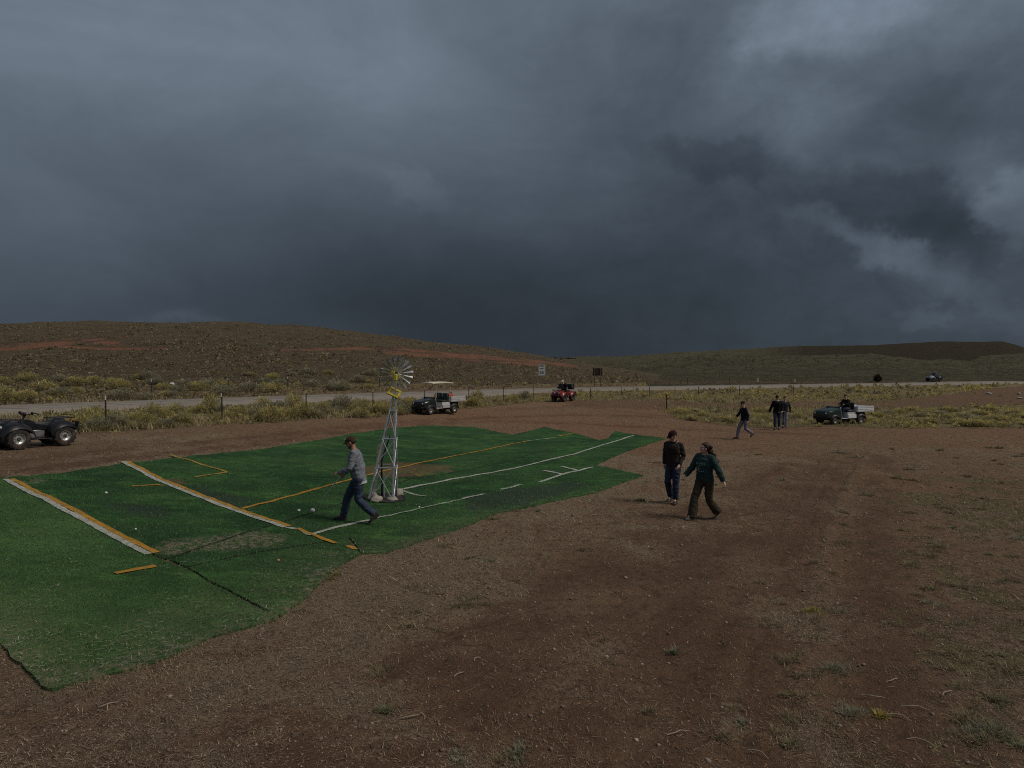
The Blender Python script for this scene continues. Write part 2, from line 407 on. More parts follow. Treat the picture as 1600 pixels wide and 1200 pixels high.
def remesh(mb, name, voxel, smooth_it=4, wr=0.0, wscale=9.0, deci=1.0):
    me = mb.mesh(name); o = bpy.data.objects.new(name, me); COL.objects.link(o)
    m1 = o.modifiers.new('r', 'REMESH'); m1.mode = 'VOXEL'; m1.voxel_size = voxel
    m2 = o.modifiers.new('s', 'SMOOTH'); m2.iterations = smooth_it; m2.factor = .5
    if deci < 1: m3 = o.modifiers.new('d', 'DECIMATE'); m3.ratio = deci
    dg = bpy.context.evaluated_depsgraph_get(); out = bpy.data.meshes.new_from_object(o.evaluated_get(dg))
    bpy.data.objects.remove(o); bpy.data.meshes.remove(me); out.name = name
    if wr > 0:
        n = len(out.vertices); co = np.empty(n*3, np.float32); out.vertices.foreach_get('co', co); co = co.reshape(-1, 3)
        nr = np.empty(n*3, np.float32); out.vertices.foreach_get('normal', nr); nr = nr.reshape(-1, 3)
        w = fbm(co[:, 0]*wscale+co[:, 1]*4, co[:, 2]*wscale*1.5+co[:, 1]*6, 3, 61)+.6*perlin(co[:, 2]*22+co[:, 1]*8, co[:, 0]*9, 66)
        co = co+nr*(w*wr)[:, None]; out.vertices.foreach_set('co', co.astype(np.float32).ravel()); out.update()
    return out

def mat(name, col, rough=.7, metal=0.0, var=.25, scale=12.0, bump=0.0, bscale=60.0, spec=.4, coat=0.0, dust=0.0):
    m_ = bpy.data.materials.new(name); m_.use_nodes = True; t = m_.node_tree; q = NG(t); b = t.nodes['Principled BSDF']
    oc = q.n('ShaderNodeTexCoord').outputs['Object']
    f = q.noise(oc, scale, 5, .6)
    lo = tuple(max(0, x*(1-var)) for x in col); hi = tuple(min(1, x*(1+var)) for x in col)
    c = q.mix(q.rng(f, .3, .7), c4(lo), c4(hi))
    if dust > 0:
        d_ = q.noise(oc, scale*.45, 6, .65)
        c = q.mix(q.m('MULTIPLY', q.rng(d_, .42, .72), dust), c, (.24, .15, .11, 1))
    t.links.new(c, b.inputs['Base Color']); b.inputs['Metallic'].default_value = metal
    r_ = q.rng(q.noise(oc, scale*2.3, 4), .3, .7, max(0, rough-.1), min(1, rough+.1)); t.links.new(r_, b.inputs['Roughness'])
    b.inputs['Specular IOR Level'].default_value = spec; b.inputs['Coat Weight'].default_value = coat
    if bump > 0:
        bp = q.n('ShaderNodeBump'); bp.inputs['Strength'].default_value = bump; bp.inputs['Distance'].default_value = .01
        t.links.new(q.noise(oc, bscale, 4), bp.inputs['Height']); t.links.new(bp.outputs[0], b.inputs['Normal'])
    return m_
def attr_mat(name, rough=.85, var=.25, scale=3.0, spec=.2, trans=0.0):
    """colour comes from the pieces' own colour attribute, varied by noise"""
    m_ = bpy.data.materials.new(name); m_.use_nodes = True; t = m_.node_tree; q = NG(t); b = t.nodes['Principled BSDF']
    a = q.n('ShaderNodeAttribute', attribute_name='zone')
    pos = q.n('ShaderNodeNewGeometry').outputs['Position']
    f = q.rng(q.noise(pos, scale, 4), .3, .7, 1-var, 1+var)
    cc = q.vm('SCALE', a.outputs['Color'], f); t.links.new(cc, b.inputs['Base Color'])
    b.inputs['Roughness'].default_value = rough; b.inputs['Specular IOR Level'].default_value = spec
    if trans > 0:
        tr = q.n('ShaderNodeBsdfTranslucent'); t.links.new(cc, tr.inputs['Color']); ms = q.n('ShaderNodeMixShader'); ms.inputs[0].default_value = trans
        t.links.new(b.outputs[0], ms.inputs[1]); t.links.new(tr.outputs[0], ms.inputs[2]); t.links.new(ms.outputs[0], t.nodes['Material Output'].inputs['Surface'])
    return m_
# ------------------------------------------------------------------ ground and hills: one height field, split by name
RC = [(-500, 668), (-400, 662), (-200, 651.5), (0, 641.8), (200, 633.8), (400, 627), (600, 619), (800, 611.6), (1000, 607.3), (1200, 604.0), (1400, 601.0), (1520, 599.2), (1640, 597.6)]
DIRT_EDGE = [(-900, 720), (0, 683), (165, 674), (345, 664), (480, 656), (600, 650), (660, 646), (740, 637), (800, 631), (850, 628), (900, 626), (1000, 628), (1035, 641), (1060, 654), (1140, 665), (1200, 669), (1290, 664), (1400, 669), (1600, 669), (2300, 676)]
BARE = [[(880, 626), (1010, 623), (1130, 631), (1260, 628), (1380, 627), (1480, 617), (1560, 606), (1640, 600), (1700, 620), (1600, 632), (1500, 636), (1380, 640), (1250, 637), (1130, 637), (1030, 640), (900, 636)]]
SCARS = [([(-60, 548), (0, 545), (60, 541), (100, 534), (150, 533), (190, 539)], 5.5), ([(440, 547), (500, 545.5), (560, 545), (620, 547), (700, 552), (760, 557), (830, 564), (900, 573)], 2.6), ([(600, 550), (680, 556), (760, 562), (840, 570)], 4.0), ([(90, 541), (170, 545), (260, 544)], 2.5)]
def _layered(st, rd, dk, gn, layer, n1, n3, px):
    m = (layer == 2) | (layer == 3); st = np.where(m, np.clip(.55+.4*n3, 0, 1), st); gn = np.where(m, np.clip(.30+.3*n1, 0, 1), gn); dk = np.where(m, 0, dk)
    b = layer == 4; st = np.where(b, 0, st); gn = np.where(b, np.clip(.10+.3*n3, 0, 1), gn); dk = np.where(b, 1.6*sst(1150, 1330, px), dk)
    return np.stack([st, rd, dk, gn], 1)
def zones(X, Y, Z, layer):
    px, py = to_pix(X, Y, Z); px = np.where(Y < 1, -9999, px)
    jx = px+6*perlin(X/1.7, Y/1.7, 70); sc = np.clip(900/np.maximum(Y, 3), 8, 60)
    jy = py+.05*sc*perlin(X/1.1, Y/1.1, 71)+.08*sc*perlin(X/4, Y/4, 72)
    edge = np.interp(jx, [p[0] for p in DIRT_EDGE], [p[1] for p in DIRT_EDGE])
    soft = np.clip((edge-jy)/np.maximum(.10*sc, 1.0)*.5+.5, 0, 1)
    soft = np.where(Y < 5, 0, soft)
    bare = np.zeros(X.shape)
    for P in BARE: bare = np.maximum(bare, inpoly(jx, jy, P)*1.0)
    tr, _ = track_mask(X, Y)
    n1 = fbm(X/3.2, Y/3.2, 4, 75); n2 = fbm(X/.8, Y/.8, 3, 78); n3 = fbm(X/9, Y/9, 3, 81)
    straw = np.clip(.40+.60*n1+.38*n2, 0, 1)
    td = np.full(X.shape, 9.0); nr = (Y > 4) & (Y < 60) & (np.abs(X) < 40)
    if nr.any(): td[nr] = dist_poly(X[nr], Y[nr], np.array(TURF_XY+TURF_XY[:1]))
    straw = np.clip(straw+.55*np.exp(-td/1.3)*sst(620, 760, py), 0, 1)*(1-.85*tr)
    rightg = sst(1180, 1480, jx)*sst(690, 760, jy)*np.clip(.10+.8*n1+.5*n3+.5*n2, 0, .8)
    far_dirt = sst(18, 34, Y)*(1-soft)
    straw = straw*(1-.55*far_dirt)
    red = np.clip(.35+.5*n3+.35*far_dirt+.35*tr, 0, 1)
    green = np.clip(rightg+soft*(.72+.35*n2), 0, 1)*(1-.8*bare)
    green = np.where(layer > 0, np.clip(.62+.35*n3+.2*n1, 0, 1), green)
    beyond = (py < np.interp(px, [q[0] for q in RC], [q[1] for q in RC])-2) & (px < 1000) & (Y > 20); green = np.where(beyond & (layer == 0), green*.45, green); red = np.where(beyond, red*.5, red)
    dark = np.clip(tr*.6+bare*.45, 0, 1)
    for P, w_ in SCARS:
        q = dist_poly(px, py+1.2*perlin(X/9, Y/9, 77)+.8*perlin(X/3, Y/3, 79), np.array(P)); k = np.exp(-(q/w_)**2)*(layer == 1)*np.clip(.74+.8*fbm(X/7, Y/5, 3, 83), 0, 1)
        red = np.where(k > .25, np.maximum(red, 1.2*k), red); green = green*(1-np.clip(k*1.25, 0, 1))
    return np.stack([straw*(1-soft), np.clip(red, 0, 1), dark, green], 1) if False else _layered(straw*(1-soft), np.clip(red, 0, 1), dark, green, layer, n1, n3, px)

fine = np.radians(np.linspace(-42, 42, 640)); coarse = np.radians(np.linspace(42, 318, 56))[1:-1]
TH = np.r_[fine, coarse]
def geo(a, b, k): return np.geomspace(a, b, int(math.log(b/a)/math.log(k))+1)
RR = np.r_[[.0, 1.5, 3.2], geo(4.3, 45, 1.011), geo(45, 260, 1.018)[1:], geo(260, 1500, 1.03)[1:], geo(1500, 7000, 1.25)[1:]]
T2, R2 = np.meshgrid(TH, RR); GX = (R2*np.sin(T2)).ravel(); GY = (R2*np.cos(T2)).ravel()
hh, lay = hills_h(GX, GY); GZ = terr(GX, GY)
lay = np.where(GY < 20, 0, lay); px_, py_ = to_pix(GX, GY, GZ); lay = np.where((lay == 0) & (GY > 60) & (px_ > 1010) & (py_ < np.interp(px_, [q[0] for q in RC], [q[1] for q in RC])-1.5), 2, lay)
nc = len(TH); nr_ = len(RR); I, J = np.meshgrid(np.arange(nr_-1), np.arange(nc), indexing='ij')
J2 = (J+1) % nc
QF = np.stack([I*nc+J, I*nc+J2, (I+1)*nc+J2, (I+1)*nc+J], -1).reshape(-1, 4)[:, ::-1]
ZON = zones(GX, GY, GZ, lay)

def ground_mat(name, soilA, soilB, redc, strawc, greenA, greenB, darkc, clump, fine_sc, relief):
    m_ = bpy.data.materials.new(name); m_.use_nodes = True; t = m_.node_tree; q = NG(t); b = t.nodes['Principled BSDF']
    pos = q.n('ShaderNodeNewGeometry').outputs['Position']; a = q.n('ShaderNodeAttribute', attribute_name='zone')
    sp = q.n('ShaderNodeSeparateColor'); t.links.new(a.outputs['Color'], sp.inputs[0])
    st, rd, dk, gn = sp.outputs[0], sp.outputs[1], sp.outputs[2], a.outputs['Alpha']
    nA = q.noise(pos, fine_sc*.05, 8, .66, .3); nB = q.noise(pos, fine_sc*.6, 7, .78); nC = q.noise(pos, fine_sc*2.6, 5, .75); nE = q.noise(pos, fine_sc*.22, 8, .74, .5); nD = q.noise(pos, clump, 8, .74, .4)
    soil = q.mix(q.rng(nA, .40, .60), c4(soilA), c4(soilB)); soil = q.mix(q.rng(q.m('ADD', rd, q.m('MULTIPLY', q.m('SUBTRACT', nE, .5), 1.2)), .3, 1.0), soil, c4(redc))
    soil = q.mix(q.rng(nE, .38, .50, .8, 0), soil, c4(tuple(x*.42 for x in soilA)))                # dark clods, with shade painted into the hollows between them
    soil = q.mix(q.rng(nC, .49, .60, 0, .72), soil, c4(tuple(x*.40 for x in soilA)))
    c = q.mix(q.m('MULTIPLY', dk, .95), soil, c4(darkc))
    sm = q.rng(q.m('ADD', q.m('ADD', q.m('MULTIPLY', nB, .9), q.m('MULTIPLY', nE, .5)), q.m('MULTIPLY', st, .42)), .86, 1.00)
    c = q.mix(q.m('MULTIPLY', sm, .85), c, q.mix(q.rng(nC, .40, .60), c4(strawc), c4(tuple(x*.5 for x in strawc))))
    gm = q.rng(q.m('ADD', q.m('MULTIPLY', nD, 1.2), q.m('MULTIPLY', gn, .75)), .80, 1.02)
    gc = q.mix(q.rng(nB, .42, .60), c4(greenA), c4(greenB)); gc = q.mix(q.rng(nC, .5, .66, 0, .5), gc, c4(tuple(x*.4 for x in greenA)))
    c = q.mix(q.m('MULTIPLY', gm, .92), c, gc)
    t.links.new(c, b.inputs['Base Color']); b.inputs['Roughness'].default_value = .95; b.inputs['Specular IOR Level'].default_value = .12
    bp = q.n('ShaderNodeBump'); bp.inputs['Strength'].default_value = 1.0; bp.inputs['Distance'].default_value = relief
    hgt = q.m('ADD', q.m('ADD', nB, q.m('MULTIPLY', nC, .4)), q.m('ADD', q.m('MULTIPLY', nE, 1.8), q.m('MULTIPLY', q.m('MULTIPLY', nD, gm), 2.0)))
    t.links.new(hgt, bp.inputs['Height']); t.links.new(bp.outputs[0], b.inputs['Normal'])
    return m_
M_GROUND = ground_mat('dirt_ground', (.345, .232, .145), (.295, .190, .118), (.365, .208, .124), (.46, .345, .225), (.20, .165, .085), (.34, .270, .130), (.120, .066, .043), 2.6, 22, .10)
M_HILL = ground_mat('sage_hillside', (.280, .180, .115), (.225, .148, .096), (.42, .185, .112), (.32, .26, .165), (.200, .155, .092), (.140, .118, .072), (.12, .085, .06), .42, 5.0, .5)
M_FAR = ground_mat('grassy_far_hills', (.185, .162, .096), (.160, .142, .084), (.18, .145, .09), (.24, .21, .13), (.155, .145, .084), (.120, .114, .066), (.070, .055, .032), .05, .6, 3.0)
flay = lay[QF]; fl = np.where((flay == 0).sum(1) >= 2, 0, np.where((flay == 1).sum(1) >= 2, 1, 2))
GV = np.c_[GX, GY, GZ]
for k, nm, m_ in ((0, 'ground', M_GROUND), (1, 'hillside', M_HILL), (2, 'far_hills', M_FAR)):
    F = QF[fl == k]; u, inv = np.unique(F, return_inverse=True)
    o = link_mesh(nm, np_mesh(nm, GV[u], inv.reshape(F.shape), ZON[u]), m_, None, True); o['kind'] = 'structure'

# ------------------------------------------------------------------ the road behind the fence
rp = resample(RC, 6); rx_, ry_ = ray_near(rp[:, 0], rp[:, 1]); RP = resample(np.c_[rx_, ry_], 1.0)
kk = np.ones(15)/15; RPs = np.c_[np.convolve(np.pad(RP[:, 0], 7, 'edge'), kk, 'valid'), np.convolve(np.pad(RP[:, 1], 7, 'edge'), kk, 'valid')]; RP = RPs[4:-8]
tg = np.gradient(RP, axis=0); tg /= np.hypot(*tg.T)[:, None]; nrm = np.c_[-tg[:, 1], tg[:, 0]]      # left of travel = far side
offs = np.array([-4.3, -3.3, -1.6, 0, 1.6, 3.3, 4.3]); zt = np.stack([hills_h(RP[:, 0]+nrm[:, 0]*o, RP[:, 1]+nrm[:, 1]*o)[0] for o in offs], 1)
zr = np.median(zt[:, 1:6], axis=1)+.16; zr = np.convolve(np.pad(zr, 12, 'edge'), np.ones(25)/25, 'valid')
def road_strip(o0, o1, dz, cols=3, wob=0.0, s0=0, s1=None, seed=0):
    os_ = np.linspace(o0, o1, cols); V = []
    for j, o in enumerate(os_):
        w_ = wob*perlin(np.arange(len(RP))/3.1, np.full(len(RP), 3.3+j), seed) if wob else 0
        V.append(np.c_[RP[:, 0]+nrm[:, 0]*(o+w_), RP[:, 1]+nrm[:, 1]*(o+w_), zr+dz])
    V = np.stack(V, 1)[s0:s1]; n = len(V); F = [(i*cols+j, i*cols+j+1, (i+1)*cols+j+1, (i+1)*cols+j) for i in range(n-1) for j in range(cols-1)]
    return V.reshape(-1, 3), np.array(F)
V = np.concatenate([np.stack([np.c_[RP+nrm*o, zr+dz] for o, dz in ((-3.9, -.75), (-2.8, -.06), (-2.65, 0), (0, .03), (2.65, 0), (2.8, -.06), (3.9, -.75))], 1)]); n = len(V)
F = np.array([(i*7+j, i*7+j+1, (i+1)*7+j+1, (i+1)*7+j) for i in range(n-1) for j in range(6)])
M_ROAD = mat('worn_asphalt', (.25, .220, .190), .92, 0, .14, .6, .4, 40, .15)
road = link_mesh('road', np_mesh('road', V.reshape(-1, 3), F), M_ROAD, None, True); road['kind'] = 'structure'
M_LINEW = mat('road_line_white', (.58, .57, .54), .8, 0, .2, 3)
for o0, o1 in ((-2.48, -2.36), (2.36, 2.48)):
    V, F = road_strip(o0, o1, .016, 2, .02)
    o_ = link_mesh('edge_line', np_mesh('edge_line', V, F), M_LINEW, road)
V, F = road_strip(-.07, .07, .045, 2); link_mesh('centre_line', np_mesh('centre_line', V, F), mat('road_line_yellow', (.45, .30, .06), .8), road)

# ------------------------------------------------------------------ artificial turf: laid carpets with gaps between them
S1 = [(235, 868), (290, 890), (330, 913), (380, 939), (405, 954)]
S3 = [(262, 876), (380, 836), (450, 816), (525, 791), (575, 775), (640, 751), (780, 726.5), (840, 707.5), (900, 695), (935, 688)]
CARPETS = [
 ('near', [(-520, 735), (0, 747), (12, 750), (60, 774), (130, 812)]+S1+[(440, 966), (330, 1000), (270, 1030), (160, 1060), (75, 1082), (0, 1010), (-300, 850)]),
 ('low', [(290, 890), (400, 865.5), (545, 843), (564, 867), (540, 880), (500, 915), (440, 966), (405, 954), (380, 939), (330, 913)]),
 ('upper', [(12, 748), (100, 740), (200, 725), (300, 714), (400, 704), (500, 688), (600, 671), (660, 665), (740, 668), (800, 680), (850, 668), (895, 677), (910, 681)]+S3[::-1][0:]+[(235, 868), (130, 812), (60, 774)]),
 ('lower', S3+[(950, 686), (960, 675), (1040, 686), (980, 705), (930, 728), (1005, 744), (930, 770), (850, 787), (780, 802), (700, 835), (600, 866), (564, 867), (545, 843), (400, 865.5), (290, 890)])]
TURF_H = .032
def turf_z(X, Y): return terr(X, Y)+TURF_H
DEAD = [[(238, 862), (262, 848), (330, 838), (400, 832), (450, 838), (430, 850), (380, 858), (320, 864), (262, 870)], [(30, 752), (62, 747), (70, 752), (44, 757)], [(150, 985), (330, 930), (420, 960), (340, 985), (200, 1010)]]
SOIL = [[(570, 727), (640, 722), (700, 727), (708, 736), (660, 744), (590, 746), (560, 740)], [(250, 745), (280, 750), (276, 758), (256, 757)]]
SOOT = [[(740, 775), (800, 762), (890, 752), (920, 757), (880, 772), (800, 788), (750, 802), (725, 800)], [(160, 950), (300, 945), (330, 985), (200, 990)], [(300, 758), (390, 780), (380, 795), (300, 775)], [(180, 785), (260, 790), (250, 812), (190, 805)]]
def turf_zone(X, Y):
    Z = turf_z(X, Y); px, py = to_pix(X, Y, Z); s = np.clip(900/np.maximum(Y, 4), 12, 90)
    jx = px+.14*s*perlin(X/.5, Y/.5, 90)+.2*s*perlin(X/1.6, Y/1.6, 91); jy = py+.05*s*perlin(X/.5, Y/.5, 92)+.06*s*perlin(X/1.6, Y/1.6, 93)
    r = [np.zeros(X.shape) for _ in range(3)]
    for i, L in enumerate((DEAD, SOIL, SOOT)):
        for k_, P in enumerate(L): r[i] = np.maximum(r[i], inpoly(jx, jy, P)*(.30 if (i, k_) in ((0, 2), (2, 1)) else (.6 if i == 1 else 1.0)))
    te = dist_poly(X, Y, np.array(TURF_XY+TURF_XY[:1])); r[0] = np.maximum(r[0]*.9, np.clip(np.exp(-te/.45)*(.75+.6*fbm(X/.6, Y/.6, 3, 97))*sst(720, 900, py), 0, 1)*.95)
    br = np.clip(.5+.5*fbm(X/2.2, Y/2.2, 3, 95), 0, 1)
    near = np.maximum(np.clip(sst(830, 1000, py), 0, 1)*.8, inpoly(px, py, CARPETS[0][1])*.9)
    return np.stack([r[0], r[1], np.clip(r[2], 0, 1), np.clip(.35*br+.55*near*np.clip(br+.25, 0, 1), 0, 1)], 1)
def turf_mat():
    m_ = bpy.data.materials.new('turf_pile'); m_.use_nodes = True; t = m_.node_tree; q = NG(t); b = t.nodes['Principled BSDF']
    pos = q.n('ShaderNodeNewGeometry').outputs['Position']; a = q.n('ShaderNodeAttribute', attribute_name='zone')
    sp = q.n('ShaderNodeSeparateColor'); t.links.new(a.outputs['Color'], sp.inputs[0])
    n1 = q.noise(pos, 1.5, 6, .62); n2 = q.noise(q.vm('MULTIPLY', pos, (1.0, 2.2, 1)), 9, 6, .7); n3 = q.noise(pos, 75, 4, .75); n4 = q.noise(pos, 30, 5, .7)
    n5 = q.noise(pos, .55, 7, .68, .8); n6 = q.noise(pos, 4.0, 6, .72)
    c = q.mix(q.rng(n1, .38, .62), (.044, .150, .034, 1), (.092, .225, .054, 1))
    st_ = q.noise(q.vm('MULTIPLY', pos, (.45, 1.5, 1)), 1.1, 8, .74, .5); c = q.mix(q.m('MULTIPLY', q.rng(st_, .46, .54, 0, .9), q.m('SUBTRACT', 1.0, q.m('MULTIPLY', a.outputs['Alpha'], .7))), c, (.011, .040, .016, 1))
    c = q.mix(q.m('MULTIPLY', q.rng(n5, .43, .56, 0, .8), q.m('SUBTRACT', 1.0, q.m('MULTIPLY', a.outputs['Alpha'], .6))), c, (.014, .052, .020, 1)); c = q.mix(q.rng(q.noise(pos, 2.2, 7, .74, 1.2), .50, .60, 0, .7), c, (.012, .044, .018, 1)); c = q.mix(q.rng(q.noise(pos, 1.1, 7, .72, .6), .52, .66, 0, .6), c, (.085, .19, .060, 1))
    c = q.mix(q.rng(n6, .46, .60, 0, .6), c, (.014, .055, .022, 1))
    c = q.mix(q.rng(n2, .48, .68, 0, .6), c, (.016, .060, .024, 1))
    c = q.mix(q.rng(n3, .5, .70, 0, .65), c, (.010, .040, .016, 1))
    c = q.mix(q.rng(q.m('ADD', n4, q.m('MULTIPLY', n6, .5)), .90, .98, 0, .55), c, (.20, .21, .13, 1))
    c = q.mix(q.m('MULTIPLY', a.outputs['Alpha'], q.rng(n4, .34, .60)), c, (.160, .275, .088, 1))
    c = q.mix(q.m('MULTIPLY', sp.outputs[2], q.rng(n4, .28, .6)), c, (.050, .062, .052, 1))
    c = q.mix(q.m('MULTIPLY', sp.outputs[0], q.rng(q.noise(pos, 11, 8, .8), .455, .56)), c, (.30, .245, .165, 1))
    c = q.mix(q.m('MULTIPLY', sp.outputs[1], q.rng(q.noise(pos, 7, 6, .7), .34, .52)), c, (.25, .120, .075, 1))
    t.links.new(c, b.inputs['Base Color']); b.inputs['Roughness'].default_value = .9; b.inputs['Specular IOR Level'].default_value = .15
    bp = q.n('ShaderNodeBump'); bp.inputs['Strength'].default_value = 1.0; bp.inputs['Distance'].default_value = .03
    t.links.new(q.m('ADD', n3, q.m('MULTIPLY', n4, 1.2)), bp.inputs['Height']); t.links.new(bp.outputs[0], b.inputs['Normal'])
    return m_
M_TURF = turf_mat(); M_BACK = mat('turf_backing', (.020, .024, .020), .9)
CARPET_XY = []
for nm, P in CARPETS:
    px, py = zip(*P); X_, Y_ = ray_near(px, py); Q = np.c_[X_, Y_]
    B = resample(np.r_[Q, Q[:1]], .10)[:-1]
    d = np.roll(B, -1, 0)-np.roll(B, 1, 0); d /= np.hypot(*d.T)[:, None]+1e-9
    area = .5*np.sum(Q[:, 0]*np.roll(Q[:, 1], -1)-np.roll(Q[:, 0], -1)*Q[:, 1])
    nn = np.c_[-d[:, 1], d[:, 0]]*(1 if area > 0 else -1)
    seam = dist_poly(B[:, 0], B[:, 1], np.array(TURF_XY+TURF_XY[:1])) > .25
    jit = np.where(seam, .03+.02*perlin(B[:, 0]*1.7, B[:, 1]*1.7, 5), .022*perlin(B[:, 0]*1.1, B[:, 1]*1.1, 6)+.028*perlin(B[:, 0]*5.1, B[:, 1]*5.1, 7))
    B = B+nn*jit[:, None]; CARPET_XY.append(B)
    lo, hi = B.min(0), B.max(0)
    gx, gy = np.meshgrid(np.arange(lo[0], hi[0], .22), np.arange(lo[1], hi[1], .22)); gx = gx.ravel()+RNG.uniform(-.05, .05, gx.size); gy = gy.ravel()+RNG.uniform(-.05, .05, gy.size)
    ins = inpoly(gx, gy, [tuple(p) for p in B]); gx, gy = gx[ins], gy[ins]; far = dist_poly(gx, gy, np.r_[B, B[:1]]) > .08; gx, gy = gx[far], gy[far]
    pts = [Vector(p) for p in B]+[Vector(p) for p in zip(gx, gy)]; nb = len(B)
    vo, eo, fo, *_ = delaunay_2d_cdt(pts, [(i, (i+1) % nb) for i in range(nb)], [], 1, 1e-5)
    vx = np.array([v.x for v in vo]); vy = np.array([v.y for v in vo]); zz = turf_z(vx, vy)
    n = len(vo); bm = bmesh.new(); lay_ = bm.verts.layers.float_color.new('zone'); zc = turf_zone(vx, vy)
    bv = [bm.verts.new((x, y, z)) for x, y, z in zip(vx, vy, zz)]
    for v, c in zip(bv, zc): v[lay_] = c
    for f in fo:
        if len(set(f)) > 2:
            try: bm.faces.new([bv[i] for i in f])
            except ValueError: pass
    bmesh.ops.recalc_face_normals(bm, faces=bm.faces)
    if sum(f.normal.z for f in bm.faces) < 0: bmesh.ops.reverse_faces(bm, faces=bm.faces)
    be = [e for e in bm.edges if len(e.link_faces) == 1]; r = bmesh.ops.extrude_edge_only(bm, edges=be)
    for v in [q for q in r['geom'] if isinstance(q, bmesh.types.BMVert)]: v.co.z -= TURF_H+.03
    for f in [q for q in r['geom'] if isinstance(q, bmesh.types.BMFace)]:
        cc = f.calc_center_median(); f.material_index = 1 if dist_poly(np.array([cc.x]), np.array([cc.y]), np.array(TURF_XY+TURF_XY[:1]))[0] > .25 else 0
    me = bpy.data.meshes.new('turf_carpet'); bm.to_mesh(me); bm.free()
    o = link_mesh('turf_carpet', me, [M_TURF, M_BACK]); o['kind'] = 'structure'
TURFS = [o for o in COL.objects if o.name.startswith('turf_carpet')]

def paint_mat(name, col, thr=.40):
    m_ = bpy.data.materials.new(name); m_.use_nodes = True; t = m_.node_tree; q = NG(t); b = t.nodes['Principled BSDF']
    pos = q.n('ShaderNodeNewGeometry').outputs['Position']
    n1 = q.noise(pos, 14, 6, .75); n2 = q.noise(pos, 70, 4, .7)
    k = q.rng(q.m('ADD', q.m('MULTIPLY', n1, .6), q.m('MULTIPLY', n2, .4)), thr-.03, thr+.08)
    c = q.mix(k, (.045, .12, .045, 1), q.mix(q.rng(q.noise(pos, 5, 5), .35, .65), c4(col), c4(tuple(x*.72 for x in col))))
    t.links.new(c, b.inputs['Base Color']); b.inputs['Roughness'].default_value = .9
    bp = q.n('ShaderNodeBump'); bp.inputs['Strength'].default_value = .8; bp.inputs['Distance'].default_value = .02
    t.links.new(n2, bp.inputs['Height']); t.links.new(bp.outputs[0], b.inputs['Normal']); return m_
PW, PY = paint_mat('white_turf_paint', (.50, .50, .44), .40), paint_mat('yellow_turf_paint', (.50, .245, .022), .38)
PW2, PY2 = paint_mat('faint_white_turf_paint', (.50, .53, .46), .46), paint_mat('faint_yellow_turf_paint', (.46, .27, .03), .44)
def painted(P, o0, o1, m_, parent, seed=0, dz=.014, rag=.13):
    X_, Y_ = ray_near([p[0] for p in P], [p[1] for p in P]); Q = resample(np.c_[X_, Y_], .09); d = np.gradient(Q, axis=0); d /= np.hypot(*d.T)[:, None]+1e-9; nn = np.c_[-d[:, 1], d[:, 0]]
    s = np.arange(len(Q))*.09; V = []
    wob = .02*perlin(s/1.1, s*0+seed, 33)
    for j, o in enumerate(np.linspace(o0, o1, 4)):
        w_ = rag*(o1-o0)*(perlin(s/.35, s*0+seed+j*7.1, 31)+.5*perlin(s/.11, s*0+seed-j*5.3, 32))*(1 if j in (0, 3) else 0)
        xy = Q+nn*(o+w_+wob)[:, None]; V.append(np.c_[xy, turf_z(xy[:, 0], xy[:, 1])+dz])
    V = np.stack(V, 1); n = len(V); F = np.array([(i*4+j, i*4+j+1, (i+1)*4+j+1, (i+1)*4+j) for i in range(n-1) for j in range(3)])
    return link_mesh('painted_line', np_mesh('painted_line', V.reshape(-1, 3), F), m_, parent, True)
A_, LOW, UP, LWR = TURFS
L1 = [(14, 752), (60, 775), (130, 811), (190, 844), (238, 868)]; L2 = [(195, 724), (250, 753), (330, 785), (390, 807), (447, 826)]
painted(L1, .00, .115, PY, A_, 1); painted(L1, -.125, .00, PW, A_, 2, .013)
painted(L2, .02, .12, PY, UP, 3, .016); painted(L2, -.10, .03, PW, UP, 4, .013)
painted([(448, 827), (470, 831), (486, 840)], -.05, .05, PW, LWR, 5); painted([(462, 829), (484, 838), (522, 853)], -.02, .07, PY, LWR, 6, .017); painted([(543, 855), (555, 861)], -.05, .05, PY, LWR, 7)
painted([(180, 900), (243, 888)], -.06, .06, PY, A_, 8); painted([(206, 762.5), (250, 760.5)], -.05, .05, PY, UP, 9)
painted([(266, 713.5), (300, 722), (322, 730), (355, 740)], -.05, .05, PY2, UP, 10); painted([(305, 747), (354, 740.5)], -.05, .05, PY2, UP, 11)
painted([(378, 797), (450, 779), (520, 759), (600, 738), (655, 725), (720, 712), (825, 690)], -.045, .045, PY, UP, 12); painted([(872, 683), (897, 678)], -.07, .07, PY2, UP, 13)
painted([(826, 690), (850, 687), (872, 684)], -.05, .05, PW2, UP, 22)
painted([(626, 767.5), (700, 752), (800, 734.5), (900, 710), (990, 681.5)], -.055, .055, PW, LWR, 14)
painted([(484, 839), (520, 829), (575, 816)], -.05, .05, PW, LWR, 15); painted([(576, 816), (612, 808), (680, 791), (720, 783)], -.03, .03, PW2, LWR, 16); painted([(722, 782), (757, 774)], -.05, .05, PW, LWR, 17)
painted([(782, 767), (815, 759)], -.06, .06, PW2, LWR, 18); painted([(843, 755), (880, 743), (926, 731.5)], -.06, .06, PW, LWR, 19)
painted([(850, 737), (880, 743)], -.06, .06, PW, LWR, 20); painted([(877, 731), (900, 736.5)], -.06, .06, PW, LWR, 21); painted([(629, 769.5), (648, 776), (666, 778)], -.05, .05, PW2, LWR, 23)
painted([(648, 744.5), (657, 745.5)], -.08, .08, PY2, UP, 24)

